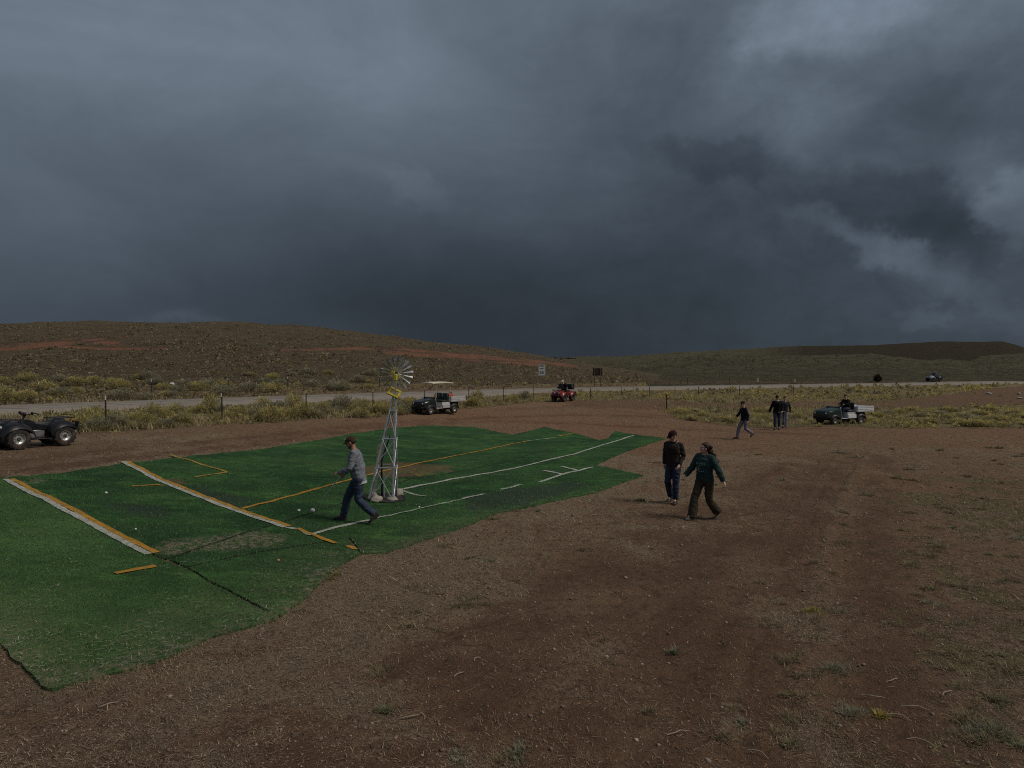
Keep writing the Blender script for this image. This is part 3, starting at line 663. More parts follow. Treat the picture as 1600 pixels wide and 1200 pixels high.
# ------------------------------------------------------------------ scattered stuff on the ground
def blades(X, Y, Z, L, W, tilt, azm, col, bend=.3):
    """thin bent leaves: two quads as a strip ending in a point -> 3 triangles"""
    n = len(X); ca, sa = np.cos(azm), np.sin(azm); ct, st = np.cos(tilt), np.sin(tilt)
    d1 = np.c_[ca*st, sa*st, ct]; t2 = np.minimum(tilt+bend, 1.75); d2 = np.c_[ca*np.sin(t2), sa*np.sin(t2), np.cos(t2)]; s = np.c_[-sa, ca, 0*ca]
    b = np.c_[X, Y, Z]; m_ = b+d1*(L*.55)[:, None]; e = m_+d2*(L*.45)[:, None]; hw = (W*.5)[:, None]
    V = np.stack([b-s*hw, b+s*hw, m_-s*hw*.8, m_+s*hw*.8, e], 1).reshape(-1, 3)
    o = np.arange(n)[:, None]*5; F = np.concatenate([o+[0, 1, 3], o+[0, 3, 2], o+[2, 3, 4]])
    return V, F, np.repeat(col, 5, 0)
def pixel_scatter(n, box, pw=1.0):
    px = RNG.uniform(box[0], box[2], n); py = box[1]+(box[3]-box[1])*RNG.uniform(0, 1, n)**pw
    X, Y = ray_near(px, py); return X, Y, px, py
def colmix(a, b, t): return np.asarray(a)[None]*(1-t[:, None])+np.asarray(b)[None]*t[:, None]
on_turf = lambda X, Y: inpoly(X, Y, TURF_XY)
M_STRAW = attr_mat('dry_straw', .85, .2, 2.0); M_GRASS = attr_mat('grass_blades', .8, .25, 1.2, .2, .3)
# straw and chips lying on the dirt
X, Y, px, py = pixel_scatter(230000, (-60, 640, 1660, 1215), .85)
zn = zones(X, Y, terr(X, Y), np.zeros(X.shape, int)); keep = RNG.uniform(0, 1, len(X)) < np.clip(.10+.95*zn[:, 0]**1.3, 0, 1)*(1-.7*zn[:, 2]); keep &= ~on_turf(X, Y)
X, Y = X[keep], Y[keep]; n = len(X); Z = terr(X, Y)+.006
L = RNG.gamma(1.6, .021, n)+.014; L = np.minimum(L, .22)*np.clip(Y/9, .75, 2.2); W = np.clip(.0045*Y/7, .0042, .018)*RNG.uniform(.5, 1.5, n)
C = colmix((.15, .10, .065), (.46, .35, .235), RNG.uniform(0, 1, n)**1.8); C = np.where((RNG.uniform(0, 1, n) < .34)[:, None], colmix((.045, .030, .022), (.10, .07, .05), RNG.uniform(0, 1, n)), C); V, F, C = blades(X, Y, Z, L, W, RNG.uniform(1.0, 1.56, n), RNG.uniform(0, 2*PI, n), C, .25)  # dark pieces: brown bits whose colour also paints shade among the straw
tagp(link_mesh('straw_litter', np_mesh('straw_litter', V, F, C), M_STRAW), kind='stuff')
# low dead and olive grass standing in patches
X, Y, px, py = pixel_scatter(170000, (-60, 655, 1660, 1215), .9)
cl_ = fbm(X/1.1, Y/1.1, 3, 101)+.6*fbm(X/.35, Y/.35, 2, 104); zn = zones(X, Y, terr(X, Y), np.zeros(X.shape, int))
td_ = dist_poly(X, Y, np.array(TURF_XY+TURF_XY[:1])); p_ = np.clip(cl_*1.7-.62+1.5*zn[:, 3]+.35*zn[:, 0]-.25+.8*np.exp(-td_/.3), 0, 1)*(1-.8*zn[:, 2]); keep = (RNG.uniform(0, 1, len(X)) < p_) & ~on_turf(X, Y)
X, Y, g_ = X[keep], Y[keep], zn[keep, 3]; n = len(X); Z = terr(X, Y)-.003
L = RNG.uniform(.025, .085, n)*(1+.5*g_)*np.clip(Y/14, .8, 1.5); W = np.clip(.0055*Y/8, .005, .02)*RNG.uniform(.6, 1.4, n)
t_ = np.clip(g_*1.2*RNG.uniform(.2, 1.1, n)+.12*RNG.uniform(0, 1, n), 0, 1)
C = colmix((.34, .255, .16), (.17, .165, .075), t_)*RNG.uniform(.7, 1.15, (n, 1))
V, F, C = blades(X, Y, Z, L, W, RNG.uniform(.15, 1.2, n), RNG.uniform(0, 2*PI, n), C, .5)
tagp(link_mesh('dry_grass', np_mesh('dry_grass', V, F, C), M_GRASS), kind='stuff')
# turf pile, straw blown over it
X, Y, px, py = pixel_scatter(150000, (-40, 715, 1000, 1085), .8); keep = on_turf(X, Y); X, Y = X[keep], Y[keep]; n = len(X); tzn = turf_zone(X, Y)
keep = RNG.uniform(0, 1, n) < 1-.8*np.maximum(tzn[:, 1], .5*tzn[:, 0]); X, Y, tzn = X[keep], Y[keep], tzn[keep]; n = len(X)
C = colmix((.040, .140, .038), (.135, .285, .085), np.clip(RNG.uniform(0, .75, n)+.4*tzn[:, 3], 0, 1))*RNG.uniform(.55, 1.1, (n, 1))
C = np.where((RNG.uniform(0, 1, n) < .06+.22*tzn[:, 3]+.5*tzn[:, 0])[:, None], colmix((.16, .17, .09), (.30, .26, .18), RNG.uniform(0, 1, n)), C)
V, F, C = blades(X, Y, turf_z(X, Y)-.004, RNG.uniform(.022, .05, n)*np.clip(Y/10, .8, 1.6), np.clip(.004*Y/8, .004, .010)*RNG.uniform(.8, 1.3, n), RNG.uniform(.2, 1.25, n), RNG.uniform(0, 2*PI, n), C, .4)
tagp(link_mesh('turf_fibres', np_mesh('turf_fibres', V, F, C), M_GRASS), kind='stuff')
X, Y, px, py = pixel_scatter(11000, (-20, 700, 1040, 1090), .8); te = dist_poly(X, Y, np.array(TURF_XY+TURF_XY[:1])); w_ = .05+.55*fbm(X/1.2, Y/1.2, 2, 120)+1.0*np.exp(-te/.35); keep = on_turf(X, Y) & (RNG.uniform(0, 1, len(X)) < w_); X, Y = X[keep], Y[keep]; n = len(X)
V, F, C = blades(X, Y, turf_z(X, Y)+.03, RNG.uniform(.02, .10, n), RNG.uniform(.005, .015, n)*np.clip(Y/14, .5, 1.2), RNG.uniform(1.3, 1.56, n), RNG.uniform(0, 2*PI, n), colmix((.22, .21, .14), (.46, .46, .40), RNG.uniform(0, 1, n)**2), .1)
tagp(link_mesh('blown_straw', np_mesh('blown_straw', V, F, C), M_STRAW), kind='stuff')
# loose pebbles
def blob(seed, nu=6, nv=4):
    mb = MB().ell((0, 0, 0), (1, 1, 1), nu=nu, nv=nv); v = np.array(mb.v); r = np.random.default_rng(seed)
    return v*(1+r.uniform(-.22, .22, (len(v), 1))), mb.f
def tri(F): return np.array([(f[0], f[i], f[i+1]) for f in F for i in range(1, len(f)-1)])
def scatter_blobs(name, X, Y, Z, S, col, m_, flat=(.5, .9), kinds=5):
    Vs, Fs, Cs = [], [], []; b0 = 0; T = [blob(k) for k in range(kinds)]
    for k in range(kinds):
        ii = np.where(np.arange(len(X)) % kinds == k)[0]; v, f = T[k]; f = tri(f); n = len(ii); a = RNG.uniform(0, 2*PI, n)
        sx = S[ii]*RNG.uniform(.7, 1.3, n); sy = S[ii]*RNG.uniform(.7, 1.3, n); sz = S[ii]*RNG.uniform(*flat, n)
        x = v[None, :, 0]*sx[:, None]; y = v[None, :, 1]*sy[:, None]
        P = np.stack([X[ii][:, None]+x*np.cos(a)[:, None]-y*np.sin(a)[:, None], Y[ii][:, None]+x*np.sin(a)[:, None]+y*np.cos(a)[:, None], Z[ii][:, None]+v[None, :, 2]*sz[:, None]+sz[:, None]*.25], 2)
        Vs.append(P.reshape(-1, 3)); Fs.append((f[None]+(np.arange(n)*len(v))[:, None, None]+b0).reshape(-1, 3)); b0 += n*len(v); Cs.append(np.repeat(col[ii], len(v), 0))
    return tagp(link_mesh(name, np_mesh(name, np.concatenate(Vs), np.concatenate(Fs), np.concatenate(Cs)), m_, None, True), kind='stuff')
M_STONE = attr_mat('stone', .9, .25, 20)
X, Y, px, py = pixel_scatter(2600, (-40, 700, 1640, 1210), .75); keep = ~on_turf(X, Y); X, Y = X[keep], Y[keep]; n = len(X)
S = (.005+.006*RNG.gamma(1.2, .7, n))*np.clip(Y/9, .8, 1.8); scatter_blobs('pebbles', X, Y, terr(X, Y), np.minimum(S, .05), colmix((.17, .115, .085), (.38, .31, .25), RNG.uniform(0, 1, n)**1.5), M_STONE)

# ------------------------------------------------------------------ shrubs: rabbitbrush and sagebrush
def shrub_mesh(seed, kind):
    r = np.random.default_rng(seed); n = {'rabbit': 420, 'sage': 380, 'grass': 260}[kind]
    az_ = r.uniform(0, 2*PI, n); rad = np.sqrt(r.uniform(0, 1, n)); lob = 1+.28*np.sin(az_*3+seed)+.18*np.sin(az_*5+seed*2)
    if kind == 'grass':
        X = .16*rad*np.cos(az_); Y = .16*rad*np.sin(az_); Z = np.zeros(n); L = r.uniform(.5, 1.0, n); W = r.uniform(.012, .024, n); tl = .1+.75*rad*r.uniform(.6, 1.1, n)
        C = colmix((.50, .42, .26), (.34, .31, .15), r.uniform(0, 1, n)); return blades(X, Y, Z, L, W, tl, az_+r.normal(0, .3, n), C, .45)
    n = n*3; az_ = r.uniform(0, 2*PI, n); rad = np.sqrt(r.uniform(0, 1, n)); lob = 1+.20*np.sin(az_*3+seed)+.14*np.sin(az_*5+seed*2)
    R = .60*rad*lob; X = R*np.cos(az_); Y = R*np.sin(az_); top = np.sqrt(np.maximum(0, 1-.92*rad**2.4))*(.86+.22*fbm(X*4+seed, Y*4, 2, 7)); hgt = r.uniform(0, 1.0, n)**.45
    Z = np.maximum(top*hgt-.09, 0); L = r.uniform(.07, .15, n); W = r.uniform(.022, .042, n); tl = np.clip(.1+1.15*rad*r.uniform(.4, 1.3, n), 0, 1.5)
    tip = sst(.5, .93, hgt)*np.clip(.55+.9*fbm(X*3.5, Y*3.5+seed, 2, 9)+r.uniform(-.25, .25, n), 0, 1)
    if kind == 'rabbit': C = colmix((.34, .31, .16), (.72, .59, .20), tip); C = np.where((r.uniform(0, 1, n) < .3)[:, None], colmix((.46, .41, .22), (.72, .62, .26), tip), C)
    else: C = colmix((.28, .255, .165), (.50, .47, .32), tip)
    C = C*r.uniform(.65, 1.2, (n, 1))
    V, F, C1 = blades(X, Y, Z, L, W, tl, az_+r.normal(0, .7, n), C, .3)
    m_ = 26; a2 = r.uniform(0, 2*PI, m_); V2, F2, C2 = blades(.06*np.cos(a2), .06*np.sin(a2), np.zeros(m_), r.uniform(.5, .8, m_), np.full(m_, .02), r.uniform(.1, 1.0, m_), a2, np.tile([[.10, .075, .05]], (m_, 1)), .1)
    return np.r_[V, V2], np.r_[F, F2+len(V)], np.r_[C1, C2]
M_SHRUB = attr_mat('shrub_leaves', .85, .22, 1.0, .2, .45); SHR = {}
for kd, cnt in (('rabbit', 5), ('sage', 4), ('grass', 3)):
    for k in range(cnt):
        V, F, C = shrub_mesh(17*k+len(kd), kd); me = np_mesh(kd+'_mesh', V, F, C); me.materials.append(M_SHRUB); SHR[kd, k] = (me, V, F, C)
KIND = {'rabbit': ('rabbitbrush', 'shrub'), 'sage': ('sagebrush', 'shrub'), 'grass': ('bunchgrass', 'grass clump')}
def plant(kd, p, size, hgt, label, group, k=None):
    k = random.randrange({'rabbit': 5, 'sage': 4, 'grass': 3}[kd]) if k is None else k
    o = bpy.data.objects.new(KIND[kd][0], SHR[kd, k][0]); COL.objects.link(o); o.location = p; o.scale = (size, size, hgt); o.rotation_euler = (0, 0, random.uniform(0, 6.28))
    return tagp(o, label, KIND[kd][1], group)
def road_gap(x, y): return dist_poly(np.array([x]), np.array([y]), RP[::3])[0]
STRIP = [(120, 676), (345, 664), (480, 656), (600, 651), (700, 643), (740, 636), (820, 629), (820, 622), (740, 622), (600, 630), (400, 642), (250, 648), (100, 654)]
RIGHT1 = [(1040, 640), (1060, 654), (1140, 664), (1205, 666), (1260, 660), (1250, 642), (1150, 640)]
RIGHT2 = [(1345, 664), (1600, 668), (1640, 668), (1640, 638), (1500, 640), (1400, 643), (1350, 648)]
MID = [(1060, 628), (1240, 626), (1460, 622), (1560, 606), (1540, 602), (1400, 605), (1200, 609), (1000, 613), (860, 616), (850, 624), (950, 622)]
BACK = [(-30, 632), (-30, 596), (200, 590), (420, 586), (640, 580), (700, 596), (600, 610), (400, 618), (200, 627)]
def fill(P, n, f, minpy=None):
    xs = [p[0] for p in P]; ys = [p[1] for p in P]; out = 0; tries = 0
    while out < n and tries < n*40:
        tries += 1; x = random.uniform(min(xs), max(xs)); y = random.uniform(min(ys), max(ys))
        if not inpoly(np.array([x]), np.array([y]), P)[0]: continue
        p = at(x, y)
        if road_gap(p.x, p.y) < 3.7: continue
        f(p, x, y); out += 1
def place_words(x):
    for lim, w_ in ((165, 'beside the first white tipped post'), (256, 'just right of the first white tipped post'), (347, 'left of the second white tipped post'), (412, 'right of the second white tipped post'), (478, 'left of the third white tipped post'), (530, 'behind the walking man in grey'), (582, 'just left of the windmill'), (640, 'behind the windmill'), (735, 'behind the roofed cart')):
        if x < lim: return w_
    return 'between roofed cart and red quad bike'
def f_strip(p, x, y):
    kd = random.choices(('rabbit', 'sage', 'grass'), (5.5, 2.2, 2.4))[0]; s = random.uniform(.55, 1.15); ed = np.interp(x, [q[0] for q in DIRT_EDGE], [q[1] for q in DIRT_EDGE])
    rw = 'at the dirt edge' if y > ed-9 else ('against the road' if y < ed-19 else 'in mid strip'); sz = 'tall' if s > .85 else 'low'; pw = place_words(x)
    if kd == 'rabbit': plant(kd, p, s, s*random.uniform(.6, .95), f'{sz} yellow tipped rabbitbrush {rw}, {pw}', f'rabbitbrush {rw} {pw}')
    elif kd == 'sage': plant(kd, p, s*.95, s*random.uniform(.55, .85), f'{sz} grey green sagebrush {rw}, {pw}', f'sagebrush {rw} {pw}')
    else: plant(kd, p, s*.7, random.uniform(.4, .65), f'pale dry bunchgrass {rw}, {pw}', f'bunchgrass {rw} {pw}')
fill(STRIP, 118, f_strip)
def f_r1(p, x, y):
    w_ = 'right of the lone rusty post' if x < 1100 else ('beside the man in navy' if x < 1170 else 'behind the man in black jacket'); r_ = 'front' if y > 652 else 'back'
    if random.random() < .45: plant('rabbit', p, random.uniform(.5, .9), random.uniform(.35, .6), f'low yellow rabbitbrush in the {r_} row, {w_}', f'rabbitbrush {r_} {w_}')
    else: plant('grass', p, random.uniform(.5, .8), random.uniform(.3, .5), f'dry straw coloured bunchgrass in the {r_} row, {w_}', f'bunchgrass {r_} {w_}')
fill(RIGHT1, 34, f_r1)
def f_r2(p, x, y):
    s = random.uniform(.5, 1.0); k_ = 'rabbit' if random.random() < .8 else 'sage'
    w_ = 'just behind the pale bed cart' if x < 1430 else ('right of the pale bed cart' if x < 1520 else 'near the right edge'); r_ = 'front' if y > 658 else ('middle' if y > 648 else 'back'); sz = 'wide' if s > .78 else 'small'
    plant(k_, p, s, s*.5, f'{sz} {"yellow rabbitbrush" if k_ == "rabbit" else "grey sagebrush"} in the {r_} of the field, {w_}', f'{k_} field shrubs {r_} {w_}')
fill(RIGHT2, 52, f_r2)
def f_back(p, x, y):
    s = random.uniform(.75, 1.9); kd = random.choices(('rabbit', 'sage'), (1, 1.2))[0]
    w_ = 'above the black quad bike' if x < 120 else ('above the first white tipped post' if x < 260 else ('near the fallen branch' if x < 440 else ('left of the windmill' if x < 600 else 'behind the windmill and roofed cart')))
    r_ = 'near its edge' if y > np.interp(x, (0, 700), (616, 604)) else 'up the slope'; sz = 'large' if s > 1.05 else 'small'
    plant(kd, p, s, s*.6, f'{sz} {"yellowish rabbitbrush" if kd == "rabbit" else "dark grey sagebrush"} beyond the road, {r_}, {w_}', f'{kd} beyond the road {r_} {w_}')
fill(BACK, 62, f_back)
for (x, y, kd, s, h, lab) in ((6, 632, 'rabbit', 1.5, 1.25, 'large yellow topped rabbitbrush beyond the road at the left edge'), (92, 619, 'sage', 1.4, .8, 'wide dark sagebrush close to the far road edge above the black quad bike'),
        (330, 646, 'rabbit', 1.0, 1.2, 'tall bright yellow rabbitbrush rising over the roadside strip left of the second post'), (460, 638, 'rabbit', 1.1, 1.15, 'tall orange yellow rabbitbrush beside the post left of the windmill'), (410, 637, 'rabbit', 1.0, .75, 'bright yellow rabbitbrush against the near road edge'),
        (390, 612, 'sage', 1.7, 1.0, 'broad dark sagebrush beside the fallen branch beyond the road'), (535, 640, 'sage', 1.3, 1.1, 'large grey brown sagebrush left of the windmill tower')):
    plant(kd, at(x, y), s, h, lab, None, 1)
# everything past the individuals: one mesh of small clumps on the slopes and fields
def clumps(name, X, Y, Z, S, H, cols, blades_n, m_):
    Vs, Fs, Cs = [], [], []; n = len(X); a = RNG.uniform(0, 2*PI, (n, blades_n)); rd = np.sqrt(RNG.uniform(0, 1, (n, blades_n)))
    bx = (X[:, None]+S[:, None]*.5*rd*np.cos(a)).ravel(); by = (Y[:, None]+S[:, None]*.5*rd*np.sin(a)).ravel(); hz = H[:, None]*(1-.6*rd**2)
    bz = (Z[:, None]+hz*RNG.uniform(0, .45, rd.shape)).ravel(); L = (hz*RNG.uniform(.5, .9, rd.shape)).ravel(); W = (S[:, None]*RNG.uniform(.18, .34, rd.shape)).ravel()
    C = np.repeat(cols, blades_n, 0)*RNG.uniform(.7, 1.2, (n*blades_n, 1))
    V, F, C = blades(bx, by, bz, L, W, np.clip(.2+.9*rd.ravel()*RNG.uniform(.4, 1.2, n*blades_n), 0, 1.4), a.ravel()+RNG.normal(0, .6, n*blades_n), C, .3)
    return tagp(link_mesh(name, np_mesh(name, V, F, C), m_), kind='stuff')
px = RNG.uniform(-120, 1010, 19000); py = 503+133*RNG.uniform(0, 1, 19000)**.85; X, Y = at_many(px, py); ok = ~np.isnan(X); ok[ok] &= (hills_h(X[ok], Y[ok])[1] == 1) | ((py[ok] < np.interp(px[ok], [q[0] for q in RC], [q[1] for q in RC])-4))
X, Y, px, py = X[ok], Y[ok], px[ok], py[ok]; sk = np.ones(len(X), bool)
for P, w_ in SCARS: sk &= dist_poly(px, py, np.array(P)) > w_*1.0
sk &= dist_poly(X, Y, RP[::4]) > 4; sk &= (fbm(X/14, Y/14, 3, 130)+RNG.uniform(-.5, .9, len(X))) > -.05
X, Y = X[sk], Y[sk]; n = len(X); S = RNG.uniform(.28, .85, n)*np.clip(Y/90, .8, 1.3); H = S*RNG.uniform(.35, .65, n)
C = colmix((.19, .155, .095), (.42, .34, .20), RNG.uniform(0, 1, n)); C = np.where((RNG.uniform(0, 1, n) < .10*sst(560, 620, py[sk]))[:, None], [[.42, .34, .10]], C)
clumps('hillside_brush', X, Y, hills_h(X, Y)[0]-.05, S, H, C, 9, M_SHRUB)
px = RNG.uniform(60, 1640, 15000); py = RNG.uniform(600, 676, 15000); X, Y = ray_near(px, py); zn = zones(X, Y, terr(X, Y), np.zeros(X.shape, int)); ok = (RNG.uniform(0, 1, len(X)) < (zn[:, 3]*1.0-.12)*np.where((px > 1190) & (px < 1350) & (py > 634), .35, .85)) & (py > np.interp(px, [q[0] for q in RC], [q[1] for q in RC])) & (dist_poly(X, Y, RP[::4]) > 3.6)
X, Y = X[ok], Y[ok]; n = len(X); S = RNG.uniform(.22, .65, n)*np.clip(Y/55, .8, 1.5); yl = np.clip(.5+.8*fbm(X/6, Y/6, 3, 140)+RNG.uniform(-.3, .3, n), 0, 1)
C = colmix((.26, .225, .13), (.54, .44, .17), yl); clumps('field_brush', X, Y, terr(X, Y)-.03, S, S*RNG.uniform(.4, .8, n), C, 11, M_SHRUB)
# dry grass standing along the fence line and roadside
X, Y, px, py = pixel_scatter(60000, (-40, 604, 1400, 690)); edge = np.interp(px, [p[0] for p in DIRT_EDGE], [p[1] for p in DIRT_EDGE]); ok = (py < edge+1) & (dist_poly(X, Y, RP[::4]) > 3.2) & (py > 606+np.maximum(0, (800-px)*.03)); X, Y = X[ok], Y[ok]; n = len(X)
pt = np.clip(.5+.9*fbm(X/2.5, Y/2.5, 3, 150), 0, 1); L = RNG.uniform(.12, .42, n)*(.5+.7*pt); C = colmix((.26, .23, .115), (.52, .43, .26), np.clip(pt*RNG.uniform(.3, 1.3, n), 0, 1))
V, F, C = blades(X, Y, terr(X, Y)-.01, L, RNG.uniform(.014, .03, n), RNG.uniform(.05, .7, n), RNG.uniform(0, 2*PI, n), C, .4); tagp(link_mesh('roadside_grass', np_mesh('roadside_grass', V, F, C), M_GRASS), kind='stuff')
# a distant wood on the skyline between the hills
px = RNG.uniform(852, 900, 110); t_ = (px-800)/FPX; Yd = RNG.uniform(640, 690, 110); Xd = t_*Yd; zd = CAMZ+(573-np.interp(px, SKY_B[0], SKY_B[1]))/FPX*Yd*.93
clumps('distant_wood', Xd, Yd, hills_h(Xd, Yd)[0]-1, np.full(110, 5.0), CAMZ+(573-558.6)/FPX*Yd-hills_h(Xd, Yd)[0]+1+RNG.uniform(-.8, .6, 110), np.tile([[.03, .035, .03]], (110, 1)), 12, M_SHRUB)
# ------------------------------------------------------------------ fences
M_STEEL = mat('fence_post_steel', (.060, .055, .050), .7, .3, .3, 20); M_TIP = mat('white_post_tip', (.62, .60, .56), .7); M_WIRE = mat('barbed_wire', (.11, .10, .095), .6, .6)
M_RUST = mat('rusty_post', (.085, .050, .035), .85, .2, .4, 18)
def fence(name, label, feet, tops, wires, group=None, far=None):
    pts = [at(x, y) for x, y in feet]
    if far is not None: pts = [p.copy() for p in far]
    c = pts[len(pts)//2].copy(); root = thing(name, label, 'fence', c, 0, group); hs = []
    for p, h in zip(pts, tops):
        b = p-c; r = random.Random(int(p.x*100)); tl = Vector((r.uniform(-.03, .03), r.uniform(-.03, .03), 1))*h; hs.append((b, tl))
        mb = MB(); e = b+tl-tl.normalized()*.16; mb.box((b+e)/2+Vector((0, 0, -.1)), (.016, .055, e.z-b.z+.2)); mb.box((b+e)/2+Vector((.02, 0, -.1)), (.04, .012, e.z-b.z+.2))
        for k in range(1, 6): mb.box(b+tl*(k*.15)+Vector((-.012, 0, 0)), (.014, .03, .018))
        po = mb.build('post', M_STEEL, root)
        MB().box(b+tl-Vector((0, 0, .08)), (.020, .060, .16)).build('post_tip', M_TIP, po)
    for w in wires:
        mb = MB()
        for (b0, t0), (b1, t1) in zip(hs, hs[1:]):
            a, d = b0+t0*w, b1+t1*w; mb.tube([a, (a+d)/2+Vector((0, 0, -.02)), d], .0045, 4, False)
        mb.build('wire', M_WIRE, root)
    return root
NF = [(-190, 690), (-12, 682), (165, 671.5), (347, 659), (478, 648), (582, 643), (663, 636), (732, 629), (786, 626), (833, 623.5), (878, 622.5), (922, 621.5), (971, 620.5), (1014.5, 620), (1054.5, 619.5), (1091, 619), (1155, 618), (1184, 617.5), (1240, 617), (1300, 616)]
fence('wire_fence', 'wire fence of dark steel posts with white tips along the near road side', NF, [1.30]*10+[1.05]*10, (.25, .5, .72, .92))
idx = range(4, len(RP)-40, 6)
FF = []
for i in idx:
    q = RP[i]+nrm[i]*9.0; x, y = q; FF.append(Vector((x, y, tz(x, y))))
fence('wire_fence', 'faint wire fence on the slope beyond the far edge of the road', [(0, 0)], [1.15]*len(FF), (.3, .6, .9), None, FF)
p = at(1041.5, 640); t_ = thing('corner_post', 'single rusty thick post standing alone at the dirt edge beyond the plaid jacket', 'post', p)
MB().tube([(0, 0, -.2), (0, 0, 1.0)], .045, 10).build('post_shaft', M_RUST, t_); MB().lathe([(0, .02), (.05, .02), (.055, 0), (.05, -.02)], (0, 0, 1.0), 'z', 12).build('post_cap', M_RUST, t_)
# ------------------------------------------------------------------ signs
M_SIGNW = mat('sign_white', (.80, .80, .78), .5, 0, .06); M_BLACK = mat('sign_black', (.02, .02, .02), .6); M_GALV = mat('galvanised_post', (.30, .31, .32), .5, .6, .2)
M_BROWN = mat('brown_board', (.060, .036, .026), .8); M_WOOD = mat('weathered_wood', (.15, .12, .095), .9, 0, .3, 14)
def text_mesh(name, s, size, loc, m_, parent, rot=(PI/2, 0, 0), bold=.004):
    cu = bpy.data.curves.new(name, 'FONT'); cu.body = s; cu.size = size; cu.align_x = 'CENTER'; cu.align_y = 'CENTER'; cu.extrude = .003; cu.offset = bold
    o = bpy.data.objects.new(name, cu); COL.objects.link(o); me = bpy.data.meshes.new_from_object(o.evaluated_get(bpy.context.evaluated_depsgraph_get()))
    bpy.data.objects.remove(o); o2 = link_mesh(name, me, m_, parent); o2.location = loc; o2.rotation_euler = rot; return o2
def rounded(w, h, r, n=5):
    P = []
    for cx, cz, a0 in ((w/2-r, h/2-r, 0), (-w/2+r, h/2-r, 90), (-w/2+r, -h/2+r, 180), (w/2-r, -h/2+r, 270)):
        for k in range(n+1): a = math.radians(a0+90*k/n); P.append((cx+r*math.cos(a), cz+r*math.sin(a)))
    return P
i = int(np.argmin(np.abs(to_pix(RP[:, 0]+nrm[:, 0]*6, RP[:, 1]+nrm[:, 1]*6, zr)[0]-842))); q = RP[i]+nrm[i]*6.0; q = (q[0], q[1], tz(q[0], q[1]))
k = q[1]/FPX; t_ = thing('speed_limit_sign', 'white speed limit 55 sign on a thin post beyond the road', 'sign', q, math.radians(-4))
zc = CAMZ-(578-573)*k-q[2]; W_, H_ = 11.2*k, 18.6*k
MB().slab(rounded(W_, H_, .06), -.006, .006).build('sign_panel', M_SIGNW, t_).location = (0, -.04, zc)
fr = rounded(W_-.06, H_-.06, .05); fi = rounded(W_-.11, H_-.11, .035); mb = MB(); n = len(fr); mb.v = [(x, -.051, z+zc) for x, z in fr+fi]; mb.f = [(a, (a+1) % n, n+(a+1) % n, n+a) for a in range(n)]; mb.build('sign_border', M_BLACK, t_)
text_mesh('lettering', 'SPEED', W_*.24, (0, -.052, zc+H_*.335), M_BLACK, t_); text_mesh('lettering', 'LIMIT', W_*.24, (0, -.052, zc+H_*.115), M_BLACK, t_); text_mesh('lettering', '55', W_*.62, (0, -.052, zc-H_*.22), M_BLACK, t_, bold=.008)
MB().box((0, 0, (zc+H_/2)/2-.1), (.07, .05, zc+H_/2)).build('sign_post', M_GALV, t_)
i = int(np.argmin(np.abs(to_pix(RP[:, 0]+nrm[:, 0]*6.5, RP[:, 1]+nrm[:, 1]*6.5, zr)[0]-935))); q = RP[i]+nrm[i]*6.5; q = (q[0], q[1], tz(q[0], q[1])); k = q[1]/FPX
t_ = thing('brown_sign', 'dark brown board sign on two pale posts beyond the road', 'sign', q, math.radians(-8)); zc = CAMZ-(581-573)*k-q[2]; W_, H_ = 15*k, 12*k
for r_ in range(4): MB().box((0, .03, zc+H_*(-.375+.25*r_)), (W_, .035, H_*.25-.012), None, .006).build('board', M_BROWN, t_)
for s in (-1, 1): MB().box((s*W_*.30, -.03, (zc+H_/2)/2-.1), (.085, .07, zc+H_/2+.15), None, .01).build('sign_post', M_WOOD, t_)
MB().box((0, -.02, zc-H_*.27), (W_*.9, .03, .05)).build('brace', M_WOOD, t_)
for (x, y, h, lab) in ((1184, 599, 10, 'small yellow and white roadside marker above the walking men'), (1242, 597, 6, 'small pale roadside marker right of the taller yellow one')):
    p = at(x, y+3); k = p.y/FPX; t_ = thing('roadside_marker', lab, 'marker', p, 0, 'roadside markers'); MB().box((0, 0, h*k*.4), (.06, .04, h*k*.9)).build('marker_post', M_WOOD, t_)
    MB().box((0, -.03, h*k*.8), (.28, .02, .5), None, .005).build('marker_plate', mat('marker_yellow', (.50, .44, .22), .6), t_)
# ------------------------------------------------------------------ windmill
M_ZINC = mat('zinc_angle_iron', (.50, .52, .54), .48, .55, .22, 9); M_YEL = mat('yellow_paint', (.52, .42, .035), .5, 0, .2, 8); M_DPOLE = mat('dark_pipe', (.035, .04, .04), .5, .4); M_BEIGE = mat('faded_board', (.48, .43, .24), .8, 0, .2, 6)
wb = at(603, 782); wb.z -= .06
WM = thing('garden_windmill', 'leaning grey metal windmill with many blades on a lattice tower', 'windmill', wb)
sc_ = wb.y/FPX; apex = Vector((14*sc_, .05, (782-617)*sc_+.06)); top = Vector((16*sc_, 0, (782-583)*sc_+.06))
feet = [Vector((-27*sc_, -.27, .0)), Vector((14.5*sc_, -.27, -.02)), Vector((14.5*sc_, .32, .02)), Vector((-27*sc_, .32, 0))]
cent = sum(feet, Vector())/4
def leg_pt(i, f): return feet[i].lerp(apex+(feet[i]-cent)*.135, f)
for i in range(4):
    a, b = leg_pt(i, 0), leg_pt(i, 1); d = (b-a).normalized(); u = (a-cent); u.z = 0; u.normalize(); mb = MB()
    for up in (u.cross(Vector((0, 0, 1))), u):
        pass
    v1 = (u+u.cross(Vector((0, 0, 1)))).normalized(); v2 = (u-u.cross(Vector((0, 0, 1)))).normalized()
    for va, vb in ((v1, v2), (v2, v1)):
        mb.tube([a-va*.022, b-va*.013], [(.025, .005), (.018, .004)], 4, True, up=va)
    mb.build('leg', M_ZINC, WM)
LV = [(.02), .335, .60, .86]
